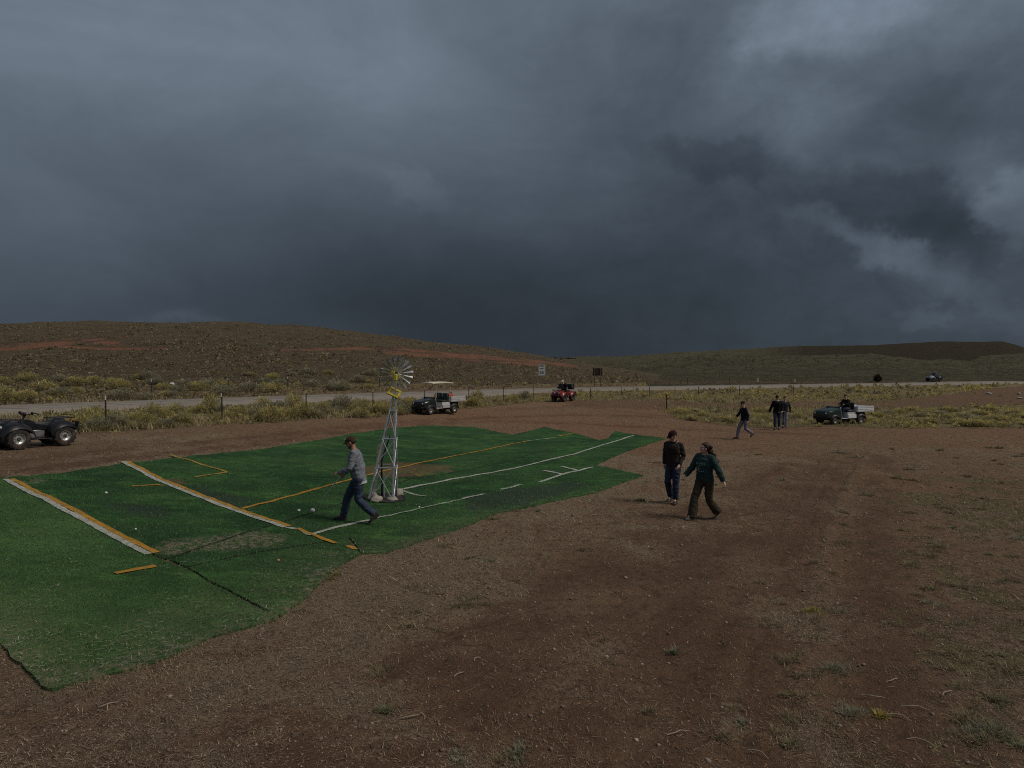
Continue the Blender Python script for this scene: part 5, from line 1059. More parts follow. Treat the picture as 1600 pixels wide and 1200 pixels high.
def cart(label, loc, rz, m_cowl, m_bed, roof=None, tilt=(0, 0), m_rim=None, red_can=False):
    q = thing('utility_cart', label, 'utility cart', loc, 0, None, (tilt[0], tilt[1], rz)); R = .27; xf, xr = .99, -.99
    for sx in (xf, xr):
        for sy in (1, -1): wheel(q, (sx, sy*.50, R-.005), R, .22, .135, m_rim or M_RIMS, 14, .10*(sx == xf))
    mb = MB(); mb.box((0, 0, .32), (2.5, .60, .08), None, .01); mb.box((-.99, 0, .28), (.14, .9, .12), None, .02); mb.box((.99, 0, .27), (.10, .9, .08), None, .02); mb.build('chassis', M_FRAME, q)
    # rounded front cowl with wheel arches
    rings = []
    for x, w, z0, z1 in ((1.50, .49, .44, .66), (1.47, .55, .40, .76), (1.36, .58, .42, .82), (1.0, .59, .60, .87), (.72, .59, .44, .91), (.58, .58, .34, .95), (.52, .57, .34, .97)):
        rings.append([(x, -w, z0), (x, -w*1.02, (z0+z1)/2), (x, -w*.98, z1-.05), (x, -w*.86, z1), (x, 0, z1+.02), (x, w*.86, z1), (x, w*.98, z1-.05), (x, w*1.02, (z0+z1)/2), (x, w, z0)])
    MB().loft(rings).build('front_cowl', m_cowl, q, True)
    mb = MB(); mb.box((1.50, 0, .40), (.08, 1.04, .16), None, .03); mb.tube([(1.50, -.45, .34), (1.56, -.40, .46), (1.56, .40, .46), (1.50, .45, .34)], .03, 8); mb.build('front_bumper', M_PLAST, q, True)
    fender(q, 'wheel_arch', arc(.99, .28, .36, .34, 6, 176, 9), .40, .63, M_PLAST, .01, .02); fender(q, 'wheel_arch', arc(-.99, .28, .36, .34, 6, 176, 9), .40, .63, M_PLAST, .01, .02)
    for s in (-1, 1):
        h_ = MB().ell((1.47, s*.40, .66), (.06, .085, .065)).build('headlight', M_LENS, q, True)
        MB().box((.53, s*.56, .68), (.03, .04, .66), Euler((0, .25, 0)), .008).build('cowl_trim', M_ALU, q)
    MB().box((.50, 0, .93), (.16, 1.06, .18), Euler((0, .3, 0)), .04).build('dashboard', M_PLAST, q, True)
    mb = MB(); P = [(.26+.10*math.sin(2*PI*k/24)*-.6, .27+.18*math.cos(2*PI*k/24), 1.10+.16*math.sin(2*PI*k/24)) for k in range(25)]; mb.tube(P, .016, 7, False); mb.tube([(.26, .27, 1.10), (.45, .27, .93)], .022, 8)
    for k in (2, 10, 18): mb.tube([(.26, .27, 1.10), P[k]], .011, 6)
    mb.build('steering_wheel', M_PLAST, q, True)
    MB().box((.17, 0, .35), (.80, 1.10, .03), None, .008).build('floor_board', M_ALU, q)
    mb = MB(); mb.slab([(.0, .35), (.02, .70), (-.62, .70), (-.66, .48), (-.70, .35)], -.53, .53); mb.build('seat_base', M_ALU, q)
    for s in (-1, 1): MB().box((-.32, s*.552, .46), (.62, .03, .22), None, .01).build('rocker_panel', m_bed, q)
    MB().box((-.26, 0, .76), (.52, 1.06, .12), None, .05).build('seat', M_SEAT, q, True)
    for s in (-1, 1): MB().box((-.50, s*.265, 1.05), (.11, .50, .40), Euler((0, -.16, 0)), .05).build('seat_back', mat('green_seat_vinyl', (.045, .075, .065), .5) if roof else M_SEAT, q, True)
    bz = .72; L0, L1_ = -.66, -1.90; w = .62; bed = MB().box(((L0+L1_)/2, 0, bz), (L0-L1_, 2*w, .035)).build('cargo_bed', m_bed, q)
    for s in (-1, 1):
        b_ = MB().box(((L0+L1_)/2, s*w, bz+.15), (L0-L1_, .03, .30), None, .006).build('bed_side', m_bed, bed); mb = MB()
        for z in (.06, .15, .24): mb.box(((L0+L1_)/2, s*(w+.02), bz+z), (L0-L1_-.06, .014, .02))
        mb.box(((L0+L1_)/2, s*w, bz+.305), (L0-L1_+.02, .045, .03), None, .006); mb.build('bed_rail', M_ALU, bed)
    MB().box((L0, 0, bz+.15), (.03, 2*w-.04, .30)).build('bed_front', m_bed, bed); MB().box((L1_, 0, bz+.15), (.03, 2*w-.04, .30), None, .006).build('tailgate', m_bed, bed)
    mb = MB(); mb.box((-1.22, 0, .52), (.9, .5, .30), None, .04); mb.build('engine_housing', M_FRAME, q)
    for s in (-1, 1): MB().box((-1.92, s*.46, .58), (.03, .10, .08), None, .01).build('tail_light', M_REDL, q)
    if roof:
        posts = [((.52, s*.53, .98), (.42, s*.52, 1.86)) for s in (-1, 1)]+[((-.60, s*.53, .74), (-.66, s*.52, 1.86)) for s in (-1, 1)]
        for a, b in posts: MB().tube([a, Vector(a).lerp(Vector(b), .5), b], .022, 8).build('roof_post', M_WHITEP, q, True)
        rows = [[(x, y, 1.88+.045*(1-(y/.62)**2)-.03*abs(x/.85)**3) for y in np.linspace(-.62, .62, 7)] for x in np.linspace(.86, -.86, 7)]
        MB().shell(rows, .045).build('roof', roof, q, True)
    return q
M_WHITEP = mat('cream_tube', (.52, .48, .40), .5); M_ROOF = mat('cream_roof', (.80, .73, .56), .5, 0, .12, 3, .05, 30, .4, 0, .15)
M_DKGRN = mat('dark_green_cowl', (.010, .018, .017), .3, 0, .2, 5, 0, 60, .5, .2, .10); M_BEDG = mat('grey_bed', (.56, .57, .58), .5, .3, .15, 5, .05, 40, .5, 0, .18); M_BEDW = mat('pale_bed', (.80, .82, .86), .5, 0, .1, 5, 0, 40, .5, 0, .1)
c1 = Vector((-4.62, 41.6, 0)); c1.z = tz(c1.x, c1.y); CART1 = cart('green and grey utility cart with a cream roof parked by the fence', c1, yaw_of(-.65, -.76), M_DKGRN, M_BEDG, M_ROOF)
x_ = at(1316, 662); c2 = Vector((x_.x-.12, x_.y, 0)); c2.z = tz(c2.x, c2.y); CART2 = cart('green utility cart with an open pale cargo bed, driven over the dirt', c2, yaw_of(-.93, -.36), mat('green_cowl', (.013, .031, .028), .3, 0, .2, 5, 0, 60, .5, .2, .08), M_BEDW)
# red fuel can standing in the first cart's bed
Rz = Matrix.Rotation(CART1.rotation_euler.z, 4, 'Z'); pc_ = Matrix.Translation(c1)@Rz@Vector((-.85, .30, .74))
t_ = thing('fuel_can', 'red plastic fuel can standing in the grey bed of the roofed cart', 'fuel can', pc_, CART1.rotation_euler.z); M_CAN = mat('red_plastic', (.50, .035, .022), .4)
MB().loft([[(sx*w, sy*d, z) for sx, sy in ((-1, -1), (1, -1), (1, 1), (-1, 1))] for z, w, d in ((0, .12, .15), (.02, .14, .17), (.36, .14, .17), (.44, .10, .13), (.46, .05, .06))]).build('can_body', M_CAN, t_); MB().tube([(0, -.10, .45), (0, -.06, .54), (0, .06, .54), (0, .10, .45)], .016, 7).build('handle', M_CAN, t_, True); MB().tube([(0, .10, .44), (0, .18, .56)], .022, 8).build('spout', M_PLAST, t_, True)
# ------------------------------------------------------------------ people (local axes: x forward, y left, z up; built at 1.75 m)
SKIN = mat('skin', (.60, .38, .29), .55, 0, .12, 10); SKIND = mat('tanned_skin', (.42, .22, .155), .55, 0, .12, 10); M_EYE = mat('eye', (.02, .018, .016), .3); M_LIP = mat('lips', (.24, .09, .075), .5)
def clothm(name, col, var=.18, scale=14, bump=.25): return mat(name, col, .9, 0, var, scale, bump, 90, .15)
def frame_on(d, up):
    d = Vector(d).normalized(); up = Vector(up); y = up.cross(d)
    if y.length < 1e-5: y = Vector((0, 1, 0)).cross(d)
    y.normalize(); z = d.cross(y); return Matrix((d, y, z)).transposed()          # columns: forward, left, up
def ring(c, R, rx, ry, n=14): return [Vector(c)+R@Vector((rx*math.cos(2*PI*k/n), ry*math.sin(2*PI*k/n), 0)) for k in range(n)]
def torso_rings(J, infl=0.0, hem=-.02, full=1.0):
    P, N = Vector(J['P']), Vector(J['N']); ax = (N-P).normalized(); yw = Vector(J['shL'])-Vector(J['shR']); yw.normalize(); hw = Vector(J['hipL'])-Vector(J['hipR']); hw.normalize(); L = (N-P).length; out = []
    belly = J.get('belly', 0)
    for f, rx, ry in ((hem/L, .112, .168), (.10, .112, .166), (.28, .106+belly, .150), (.48, .112+belly*.6, .156), (.70, .120, .172), (.84, .108, .176), (.93, .082, .135), (1.0, .062, .078)):
        y = hw.lerp(yw, min(1, f*1.3)); x = y.cross(ax).normalized(); y = ax.cross(x).normalized(); i = infl*(1 if f < .9 else .5)
        out.append(ring(P.lerp(N, f)+x*(.012*math.sin(f*PI)), Matrix((x, y, ax)).transposed(), (rx+i)*full, (ry+i)*full))
    return out
def hand(mb, wr, d, palm, side, s=1.0, curl=.5, thick=1.0):
    """palm with four unequal fingers and a thumb; d: forearm direction, palm: direction the palm faces, side: +1 thumb towards d x palm"""
    d = Vector(d).normalized(); palm = Vector(palm); palm = (palm-d*palm.dot(d)).normalized(); w = d.cross(palm)*side
    M = Matrix((d, w, palm)).transposed(); mb.ell(Vector(wr)+d*.045*s, (.052*s, .040*s, .019*s*thick), M, 10, 8)
    for k, (o, L) in enumerate(((.030, .070), (.010, .080), (-.011, .074), (-.030, .058))):
        b = Vector(wr)+d*.078*s+w*o*s; a1 = curl*.7; a2 = curl*1.7; d1 = d*math.cos(a1)+palm*math.sin(a1); d2 = d*math.cos(a2)+palm*math.sin(a2)
        m_ = b+d1*L*.5*s; mb.tube([b-d*.02*s, m_, m_+d2*L*.5*s], [.0098*thick, .0092*thick, .0082*thick], 7, round_end=True)
    b = Vector(wr)+d*.022*s+w*.028*s; t1 = (d*.72+w*.62+palm*.30).normalized(); t2 = (d*.92+w*.10+palm*.38).normalized(); mb.tube([b, b+t1*.042*s, b+t1*.042*s+t2*.034*s], [.0130*thick, .0112*thick, .0092*thick], 7, round_end=True)
def person(label, loc, yaw, J, top, legs, shoe_m, skin=SKIN, height=1.75, hat=None, hair=None, vox=.009, beard=None, group=None, collar=None, sleeve_infl=.012, top_infl=.018, name='person', leg_infl=.016, tuck=-.03, under=None, hem_m=None, hairlong=False, gloves=None, seated=False):
    t = thing(name, label, 'person', loc, yaw, group, scale=height/1.75)
    V = {k: Vector(v) for k, v in J.items() if isinstance(v, (tuple, list, Vector))}
    HF = V['face'].normalized(); H = V['H']; up = V.get('headup', Vector((0, 0, 1))); HR = frame_on(HF, up)
    def hp(x, y, z): return H+HR@Vector((x, y, z))
    # body: one continuous surface
    mb = MB(); mb.loft(torso_rings(J, -.004)); mb.tube([V['N']-Vector((0, 0, .05)), V['N'].lerp(H, .45), hp(-.015, 0, -.03)], [.062, .054, .056], 12, round_end=True)
    mb.ell(hp(-.008, 0, .022), (.094, .076, .098), HR, 16, 12); mb.ell(hp(.022, 0, -.045), (.066, .058, .064), HR, 14, 10); mb.ell(hp(.048, 0, -.083), (.032, .032, .026), HR, 10, 8)
    mb.tube([hp(.078, 0, .028), hp(.098, 0, .002), hp(.106, 0, -.014)], [.010, .013, .015], 8, round_end=True); mb.ell(hp(.076, 0, .046), (.020, .052, .013), HR, 10, 6); mb.ell(hp(.080, 0, -.045), (.018, .026, .010), HR, 10, 6)
    for s in (-1, 1): mb.ell(hp(-.005, s*.078, -.004), (.022, .012, .034), HR, 10, 8); mb.ell(hp(.060, s*.042, -.015), (.026, .024, .022), HR, 8, 6)
    for s, a, e, w in ((1, 'shL', 'elL', 'wrL'), (-1, 'shR', 'elR', 'wrR')):
        mb.tube([V['N'].lerp(V[a], .55), V[a], V[a].lerp(V[e], .45), V[e], V[e].lerp(V[w], .3), V[w]], [.055, .052, .047, .039, .040, .028], 12, round_end=True)
        d = (V[w]-V[e]); hd = V.get('hd'+a[-1], d); pm = V.get('palm'+a[-1], Vector((0, -s, 0)))
        hand(mb, V[w], hd, pm, s if V.get('flip'+a[-1]) is None else -s, 1.0, J.get('curl'+a[-1], .55), 1.12)
    for s, h, k, a in ((1, 'hipL', 'knL', 'anL'), (-1, 'hipR', 'knR', 'anR')):
        mb.tube([V[h]+Vector((0, 0, .03)), V[h].lerp(V[k], .5), V[k], V[k].lerp(V[a], .35), V[a]], [.084, .070, .053, .052, .036], 12, round_end=True); mb.tube([V[a], V[a]+V['toe'+h[-1]].normalized()*.10], [.036, .028], 8, round_end=True)
    link_mesh('body', remesh(mb, 'body', vox*.8, 2, deci=.45), skin, t, True)
    for s in (-1, 1): MB().ell(hp(.078, s*.031, .020), (.010, .014, .009), HR, 8, 6).build('eye', M_EYE, t, True)
    MB().ell(hp(.090, 0, -.047), (.010, .024, .007), HR, 8, 6).build('mouth', M_LIP, t, True)
    # upper garment
    tn, tm = top; mb = MB(); mb.loft(torso_rings(J, top_infl, J.get('hem', -.07)))
    for a, e, w in (('shL', 'elL', 'wrL'), ('shR', 'elR', 'wrR')):
        x = sleeve_infl; wv = V[w]-(V[w]-V[e]).normalized()*.01
        mb.tube([V['N'].lerp(V[a], .5)-Vector((0, 0, .015)), V[a], V[a].lerp(V[e], .45), V[e], V[e].lerp(V[w], .4), wv], [.060+x, .060+x, .052+x, .047+x, .045+x, .036+x], 14)
    me = remesh(mb, tn, vox, 5, .010); topo = link_mesh(tn, me, tm, t, True)
    if under is not None:
        mb = MB(); r = torso_rings(J, top_infl-.004, J.get('hem', -.07)-.055); r2 = torso_rings(J, top_infl-.006, J.get('hem', -.07)+.03); mb.loft([r[0], r2[0]]); mb.build('shirt_tail', under, t, True)
    if collar is not None:
        P = [V['N']+(V['shL']-V['shR']).normalized()*(.075*math.sin(q))+(V['shL']-V['shR']).normalized().cross(Vector((0, 0, 1)))*(.07*math.cos(q))+Vector((0, 0, .015-.02*math.cos(q))) for q in np.linspace(0, 2*PI, 19)]
        MB().tube(P, .018, 8, False).build('collar', collar, t, True)
    # trousers
    ln, lm = legs; mb = MB(); r = torso_rings(J, leg_infl-.006, -.10); mb.loft([r[0]]+torso_rings(J, leg_infl-.006, .0)[:2])
    for h, k, a in (('hipL', 'knL', 'anL'), ('hipR', 'knR', 'anR')):
        f = J.get('flare', 0.0); x = leg_infl; end = V[a]-(V[a]-V[k]).normalized()*J.get('short', .015)
        mb.tube([V[h].lerp(V['P'], .35)+Vector((0, 0, .05)), V[h]-Vector((0, 0, .02)), V[h].lerp(V[k], .5), V[k], V[k].lerp(V[a], .5), end], [.085+x, .092+x, .077+x, .062+x, .060+x+f*.6, .052+x+f], 14)
    link_mesh(ln, remesh(mb, ln, vox, 4, .009, 8.0), lm, t, True)
    # shoes
    for h, a in (('L', 'anL'), ('R', 'anR')):
        td = V['toe'+h].normalized(); un = V.get('toeup'+h, Vector((0, 0, 1))); FR = frame_on(td, un); base = V[a]+FR@Vector((0, 0, -.075)); rings = []
        for x, w, z1 in ((-.075, .020, .055), (-.068, .034, .075), (-.03, .040, .10), (.03, .042, .095), (.09, .046, .070), (.15, .046, .052), (.185, .036, .042), (.20, .016, .030)):
            rings.append([base+FR@Vector((x, w*cy, z)) for cy, z in ((-1, .0), (-1.04, .02), (-.85, z1*.75), (-.4, z1), (.4, z1), (.85, z1*.75), (1.04, .02), (1, 0))])
        MB().loft(rings).build('shoe', shoe_m, t, True)
    if hat:
        hk, hm = hat[0], hat[1]
        if hk == 'cap':
            mb = MB(); rows = []
            for j in range(7):
                ph = PI/2*j/6.3; rows.append([hp(-.006+.106*math.cos(ph)*math.cos(q), .086*math.cos(ph)*math.sin(q), .050+.078*math.sin(ph)) for q in np.linspace(0, 2*PI, 20)])
            mb.shell(rows, .006); c_ = mb.build('cap', hm, t, True)
            rows = [[hp(.085+u*.085*math.cos(v), .075*math.sin(v)*(1-.12*u), .052-.018*u-.02*math.sin(v)**2) for v in np.linspace(-1.25, 1.25, 9)] for u in (-.2, .3, .7, 1.0)]
            MB().shell(rows, .006).build('cap_brim', hat[2] if len(hat) > 2 else hm, t, True)
            if len(hat) > 3: MB().ell(hp(.086, 0, .092), (.014, .034, .024), HR, 8, 6).build('cap_patch', hat[3], t, True)
        else:
            mb = MB(); mb.ell(hp(-.004, 0, .052), (.108, .092, .090), HR, 16, 12); mb.build('hat', hm, t, True)
    if hair:
        hk, hm = hair; mb = MB(); r = np.random.default_rng(5)
        if hk == 'short':
            mb.ell(hp(-.024, 0, .030), (.094, .083, .092), HR, 16, 12)
            if not hat: mb.ell(hp(.0, 0, .075), (.090, .074, .050), HR, 14, 10)
        else:
            mb.ell(hp(-.040, 0, .034), (.098, .098, .100), HR, 16, 12); mb.ell(hp(-.020, 0, .072), (.090, .082, .054), HR, 14, 10)
            for k in range(34):
                f = k/33; c = hp(-.09-.17*f+r.uniform(-.035, .035), r.uniform(-.085, .085)*(1-.2*f), .05-.36*f+r.uniform(-.03, .03)); mb.ell(c, (.042, .042, .046), HR, 8, 6)
        link_mesh('hair', remesh(mb, 'hair', vox, 1, .005, 26.0), hm, t, True)
    if beard is not None:
        mb = MB(); mb.ell(hp(.044, 0, -.082), (.050, .048, .036), HR, 12, 8); mb.ell(hp(.012, 0, -.060), (.058, .063, .040), HR, 12, 8); mb.ell(hp(.078, 0, -.036), (.018, .030, .008), HR); link_mesh('beard', remesh(mb, 'beard', vox, 1, .006, 30.0), beard, t, True)
    return t, topo
def walk(lean=.04, stride=.33, front='L', arms=None, rear_lift=.10, kn=.0, hem=-.07, **kw):
    """walking pose: front foot planted on its heel, rear foot pushing off its toe"""
    o = 'R' if front == 'L' else 'L'; sg = {'L': 1, 'R': -1}; J = {}
    J['P'] = (0, 0, .93); J['N'] = (lean*1.3, 0, 1.465); J['H'] = (lean*1.3+.045, 0, 1.625); J['face'] = (1, 0, -.15); J['hem'] = hem
    for s in 'LR': J['hip'+s] = (.03 if s == front else -.03, sg[s]*.092, .90); J['sh'+s] = (lean*1.2+(-.03 if s == front else .03), sg[s]*.185, 1.405)
    J['kn'+front] = (stride*.62+.05, sg[front]*.09, .50); J['an'+front] = (stride+.02, sg[front]*.085, .095); J['toe'+front] = (1, sg[front]*.12, .12); J['toeup'+front] = (-.12, 0, 1)
    J['kn'+o] = (-.02-kn, sg[o]*.095, .47); J['an'+o] = (-stride-.02, sg[o]*.09, .09+rear_lift); J['toe'+o] = (.80, sg[o]*.1, -.60); J['toeup'+o] = (.60, 0, .80)
    J['el'+o] = (lean+.10, sg[o]*.25, 1.13); J['wr'+o] = (lean+.30, sg[o]*.22, .97); J['el'+front] = (lean-.12, sg[front]*.25, 1.13); J['wr'+front] = (lean-.16, sg[front]*.27, .87)
    J.update(kw); return J
def ground_at(px, py, lift=0.0): p = at(px, py); p.z += lift; return p
JEANS = clothm('blue_denim', (.045, .060, .095), .3, 9); JEANS2 = clothm('dark_blue_denim', (.028, .042, .072), .3, 9); JEANSL = clothm('light_grey_denim', (.20, .20, .25), .25, 9); BOOT = mat('dark_leather', (.022, .020, .020), .6, 0, .3, 20, dust=.3); TSHOE = mat('tan_shoe', (.10, .085, .07), .7, 0, .3, 20, dust=.4)
# man walking left over the turf
JA = walk(.06, .33, 'R', rear_lift=.09, belly=.035, H=(.155, 0, 1.61), face=(1, .05, -.38), headup=(.3, 0, 1), N=(.09, 0, 1.46),
          shL=(.05, .19, 1.405), elL=(.10, .265, 1.12), wrL=(.34, .20, 1.03), hdL=(.9, -.1, -.12), palmL=(0, -.5, -1), shR=(.10, -.19, 1.40), elR=(.20, -.25, 1.12), wrR=(.36, -.22, .96), curlR=1.2, curlL=.7, hem=-.09)
gp = ground_at(561, 820, TURF_H); MAN1, _ = person('man in grey sweater, cap and jeans walking left across the turf with a thin stick', gp, PI+math.radians(-4), JA, ('sweater', clothm('grey_sweater', (.19, .205, .24), .14, 10, .4)), ('jeans', JEANS), BOOT, SKIND, 1.76,
        ('cap', clothm('brown_cap', (.060, .032, .022)), clothm('cap_brim_dark', (.05, .028, .022)), mat('tan_patch', (.40, .30, .16), .7)), ('short', mat('brown_hair', (.035, .022, .016), .7)), .0085, mat('dark_beard', (.045, .028, .022), .8), under=clothm('pale_shirt_tail', (.42, .42, .45)), top_infl=.030, sleeve_infl=.018, leg_infl=.022)
c_ = Matrix.Rotation(PI+math.radians(-4), 4, 'Z'); w0 = gp+(c_@Vector((.40, -.22, .95)))*(1.76/1.75); e1 = Vector(at(497, 789)); w1 = Vector((w0.x-.70, w0.y+.25, .0)); w1.z = tz(w1.x, w1.y)+.10
dd = (w1-w0); tipz = w0+dd; st = thing('long_stick', 'thin white stick with a white knob held low by the man in grey', 'stick', w0)
MB().tube([-dd*.18, dd*.96], [.011, .008], 8).build('shaft', mat('white_rod', (.62, .64, .62), .4), st, True); MB().ell(dd, (.05, .045, .045)).build('knob', M_BALL, st, True)
# man in plaid
PLM = bpy.data.materials.new('dark_plaid'); PLM.use_nodes = True; t_ = PLM.node_tree; q_ = NG(t_); oc = q_.n('ShaderNodeTexCoord').outputs['Object']; s_ = q_.n('ShaderNodeSeparateXYZ'); t_.links.new(oc, s_.inputs[0])
def stripes(v, f, w): return q_.m('GREATER_THAN', q_.m('SINE', q_.m('MULTIPLY', v, f)), w)
hz_ = stripes(s_.outputs[2], 62, .1); vt_ = stripes(q_.m('ADD', s_.outputs[1], q_.m('MULTIPLY', s_.outputs[0], .6)), 62, .1); cc = q_.mix(hz_, (.008, .008, .009, 1), (.030, .010, .009, 1)); cc = q_.mix(q_.m('MULTIPLY', vt_, .6), cc, (.024, .018, .012, 1)); t_.links.new(cc, t_.nodes['Principled BSDF'].inputs['Base Color']); t_.nodes['Principled BSDF'].inputs['Roughness'].default_value = .9
JB = walk(.02, .14, 'L', rear_lift=.05, kn=-.12, H=(.085, .01, 1.615), face=(.75, -.62, -.55), headup=(.25, 0, 1), shL=(.0, .175, 1.40), elL=(-.03, .235, 1.13), wrL=(.14, .19, .94), palmL=(0, -1, -.2), shR=(.0, -.175, 1.40), elR=(-.06, -.235, 1.13), wrR=(.0, -.225, .90), hem=-.13,
          anL=(.10, .09, .085), toeL=(1, .1, 0), toeupL=(0, 0, 1), knL=(.10, .09, .49), anR=(-.12, -.11, .12), knR=(.12, -.10, .52), toeR=(.9, -.15, -.3), toeupR=(.3, 0, .95))
gp = ground_at(1052, 785); MAN2, _ = person('man in dark plaid jacket, cap and jeans looking down beside the long haired walker', gp, math.radians(-122), JB, ('plaid_jacket', PLM), ('jeans', JEANS2), BOOT, SKIN, 1.78, ('cap', clothm('dark_maroon_cap', (.030, .014, .016))), ('short', mat('dark_hair', (.02, .014, .012), .7)), .0085, top_infl=.020, sleeve_infl=.010, collar=PLM)
# long haired walker in green
JC = walk(.01, .30, 'R', rear_lift=.08, H=(.045, .02, 1.615), face=(.92, -.42, .0), shR=(.02, -.18, 1.40), elR=(.10, -.29, 1.14), wrR=(.31, -.30, .99), palmR=(-.3, .6, -.6), shL=(-.01, .18, 1.40), elL=(-.08, .31, 1.13), wrL=(-.14, .40, .90), palmL=(.3, -.8, 0), hem=-.045, flare=.035, belly=.02, short=.0, curlR=.8, curlL=.7)
GREEN = clothm('bottle_green_sweatshirt', (.028, .058, .056), .22, 9, .4)
gp = ground_at(1101, 811); MAN3, TOP3 = person('long haired person in dark green sweatshirt and olive trousers striding left', gp, math.radians(-146), JC, ('sweatshirt', GREEN), ('trousers', clothm('olive_trousers', (.062, .050, .036), .25, 8)), TSHOE, SKIN, 1.70, None, ('long', mat('dark_red_brown_hair', (.045, .018, .012), .65)), .0085, top_infl=.034, sleeve_infl=.024, leg_infl=.020)
bv = BVHTree.FromPolygons([v.co.copy() for v in TOP3.data.vertices], [tuple(p.vertices) for p in TOP3.data.polygons]); mb = MB(); r_ = random.Random(4)
def chest(y, z):
    h = bv.ray_cast(Vector((.6, y, z)), Vector((-1, 0, 0))); return h[0]+h[1]*.004 if h[0] is not None else Vector((.2, y, z))
def stroke(y0, z0, y1, z1, w=.007):
    d = Vector((0, y1-y0, z1-z0)); n_ = Vector((0, -d.z, d.y)).normalized()*w
    P = [chest(y0-n_.y, z0-n_.z), chest(y0+n_.y, z0+n_.z), chest(y1+n_.y, z1+n_.z), chest(y1-n_.y, z1-n_.z)]; mb.add(P, [(0, 1, 2, 3)])
for k in range(6):
    y = .105-.042*k; z = 1.30-.35*(y*y)*6*.4
    for s in range(3):
        y0 = y+r_.uniform(-.013, .013); z0 = z+r_.uniform(-.022, .022); stroke(y0, z0, y+r_.uniform(-.014, .014), z-.02+r_.uniform(-.02, .03))
for k in range(9): y0 = r_.uniform(-.06, .06); z0 = 1.20+r_.uniform(-.05, .04); stroke(y0, z0, y0+r_.uniform(-.03, .03), z0+r_.uniform(-.03, .03), .006)
for k in range(5): y = .09-.04*k; stroke(y, 1.11, y-.022, 1.112+r_.uniform(-.01, .01), .006)
mb.build('chest_print', mat('pale_print', (.30, .36, .38), .8), MAN3)
# man in navy walking left, farther off
JD = walk(.03, .30, 'R', rear_lift=.16, kn=.02, knL=(.0, .09, .48), anL=(-.36, .09, .28), face=(1, .05, -.2), elR=(.14, -.26, 1.14), wrR=(.30, -.20, 1.02), elL=(-.02, .27, 1.12), wrL=(.02, .27, .86), hem=-.08)
gp = ground_at(1163, 686); person('man in dark navy sweater, dark cap and pale jeans walking left on the far dirt', gp, PI+math.radians(12), JD, ('sweater', clothm('navy_sweater', (.014, .017, .030))), ('jeans', JEANSL), BOOT, SKIN, 1.74, ('cap', clothm('black_cap', (.018, .018, .02))), ('short', mat('dark_hair', (.02, .014, .012), .7)), .012, top_infl=.024)
# man in black jacket with white collar
JE = walk(.02, .15, 'R', rear_lift=.06, face=(.95, -.1, -.25), shR=(.0, -.18, 1.39), elR=(-.02, -.28, 1.14), wrR=(.06, -.37, .88), shL=(.0, .18, 1.39), elL=(-.03, .27, 1.13), wrL=(.14, .25, .96), hem=-.12)
gp = ground_at(1214, 672); person('man in black jacket with white collar and jeans walking towards the camera', gp, math.radians(-112), JE, ('jacket', clothm('black_jacket', (.010, .010, .011))), ('jeans', JEANS), BOOT, SKIN, 1.80, ('cap', clothm('black_cap', (.018, .018, .02))), ('short', mat('dark_hair', (.02, .014, .012), .7)), .012, top_infl=.034, sleeve_infl=.018, collar=clothm('white_collar', (.55, .54, .52)))
gp2 = gp+Vector((.80, 1.0, 0)); gp2.z = tz(gp2.x, gp2.y)
JE2 = walk(.03, .20, 'L', rear_lift=.08, face=(.95, .1, -.2), hem=-.10)
person('bareheaded man in charcoal jacket walking half hidden behind the black jacket man', gp2, math.radians(-118), JE2, ('jacket', clothm('charcoal_jacket', (.045, .046, .052))), ('jeans', JEANSL), BOOT, SKIN, 1.72, None, ('short', mat('dark_hair', (.02, .014, .012), .7)), .012, top_infl=.03)
hv = gp+Matrix.Rotation(math.radians(-112), 4, 'Z')@Vector((.17, .27, .92)); t_ = thing('wire_tool', 'thin grey metal rods hanging from the hand of the man in black', 'tool', hv); M_ROD = mat('grey_rod', (.36, .38, .40), .4, .5)
MB().tube([(-.22, 0, .0), (.0, 0, .06), (.16, 0, .02)], .014, 7).build('handle', M_ROD, t_, True)
for x in (-.10, .12): MB().tube([(x, 0, .03), (x*.4+.04, .02, -.35), (x*1.3+.05, .02, -.82)], .011, 6).build('rod', M_ROD, t_, True)
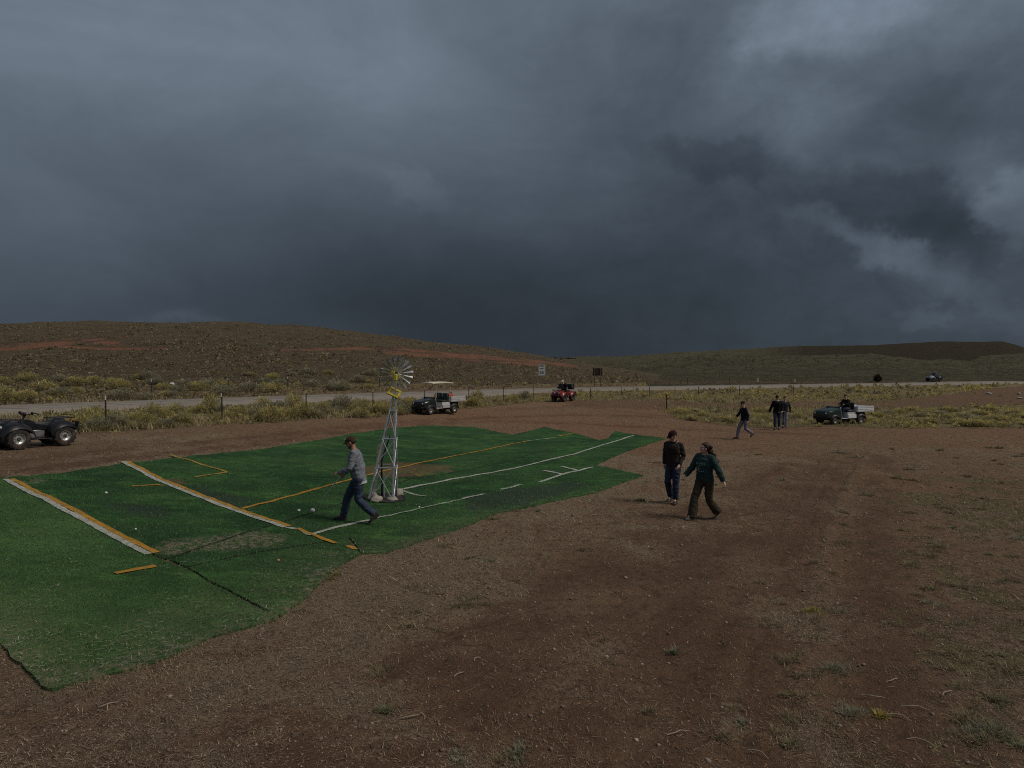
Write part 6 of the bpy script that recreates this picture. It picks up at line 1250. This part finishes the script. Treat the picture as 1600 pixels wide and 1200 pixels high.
# seated driver of the open cart
def sit(z=.80, x=-.26, y=.27, lean=.10, knx=.44, hands=((.26, .16), (.26, -.10)), footx=.52, footz=.42):
    J = {'P': (x, 0, z+.10), 'N': (x+lean*1.5, 0, z+.63), 'H': (x+lean*1.5+.06, 0, z+.79), 'face': (1, 0, -.2), 'hem': -.04}
    for s, g_ in (('L', 1), ('R', -1)):
        J['hip'+s] = (x+.02, g_*.10, z+.08); J['kn'+s] = (x+knx, g_*.13, z+.10); J['an'+s] = (x+footx, g_*.12, footz+.08); J['toe'+s] = (1, g_*.1, 0)
        J['sh'+s] = (x+lean*1.3, g_*.19, z+.57); J['el'+s] = (x+lean+.16, g_*.26, z+.34)
    (a, b), (c, d) = hands; J['wrL'] = (a-.10, b, z+.34); J['wrR'] = (c-.10, d, z+.34); J['palmL'] = (0, 0, -1); J['palmR'] = (0, 0, -1); J['curlL'] = J['curlR'] = 1.1; return J
Rz = Matrix.Rotation(CART2.rotation_euler.z, 4, 'Z'); JF = sit(.80, -.26, 0, .08, .46, ((.26, .16), (.26, -.16)), .56, .365)
person('driver in dark jacket and jeans seated in the open pale bed cart', c2+Rz@Vector((0, .27, 0)), CART2.rotation_euler.z, JF, ('jacket', clothm('dark_jacket', (.013, .012, .015))), ('jeans', JEANS), BOOT, SKIN, 1.75, None, ('short', mat('dark_brown_hair', (.026, .016, .012), .7)), .012, top_infl=.03, sleeve_infl=.02)
# rider of the red quad
Rz = Matrix.Rotation(RQ.rotation_euler.z, 4, 'Z'); JG = sit(.74, -.20, 0, .16, .40, ((.14, .38), (.14, -.38)), .20, .27)
for s, g_ in (('L', 1), ('R', -1)): JG['kn'+s] = (.14, g_*.28, .82); JG['an'+s] = (.02, g_*.34, .37); JG['wr'+s] = (.0, g_*.36, 1.06); JG['el'+s] = (-.06, g_*.36, 1.12)
person('rider in black with a pale cap seated on the red quad bike', pr_, RQ.rotation_euler.z, JG, ('jacket', clothm('black_jacket_two', (.011, .011, .012))), ('dark_trousers', clothm('black_trousers', (.014, .014, .016))), BOOT, SKIN, 1.75, ('cap', mat('pale_cap', (.55, .53, .46), .7)), None, .012, top_infl=.03)
# rider of the far quad
JH = sit(.74, -.20, 0, .12, .40, ((.14, .38), (.14, -.38)), .20, .27)
for s, g_ in (('L', 1), ('R', -1)): JH['kn'+s] = (.14, g_*.28, .82); JH['an'+s] = (.02, g_*.34, .37); JH['wr'+s] = (.0, g_*.36, 1.06); JH['el'+s] = (-.06, g_*.36, 1.12)
person('tiny rider in grey blue shirt on the far dark blue quad bike', pf_, FQ.rotation_euler.z, JH, ('shirt', clothm('grey_blue_shirt', (.12, .15, .24))), ('dark_trousers', clothm('navy_trousers', (.02, .024, .04))), BOOT, SKIN, 1.72, None, ('short', mat('dark_hair', (.02, .014, .012), .7)), .016)
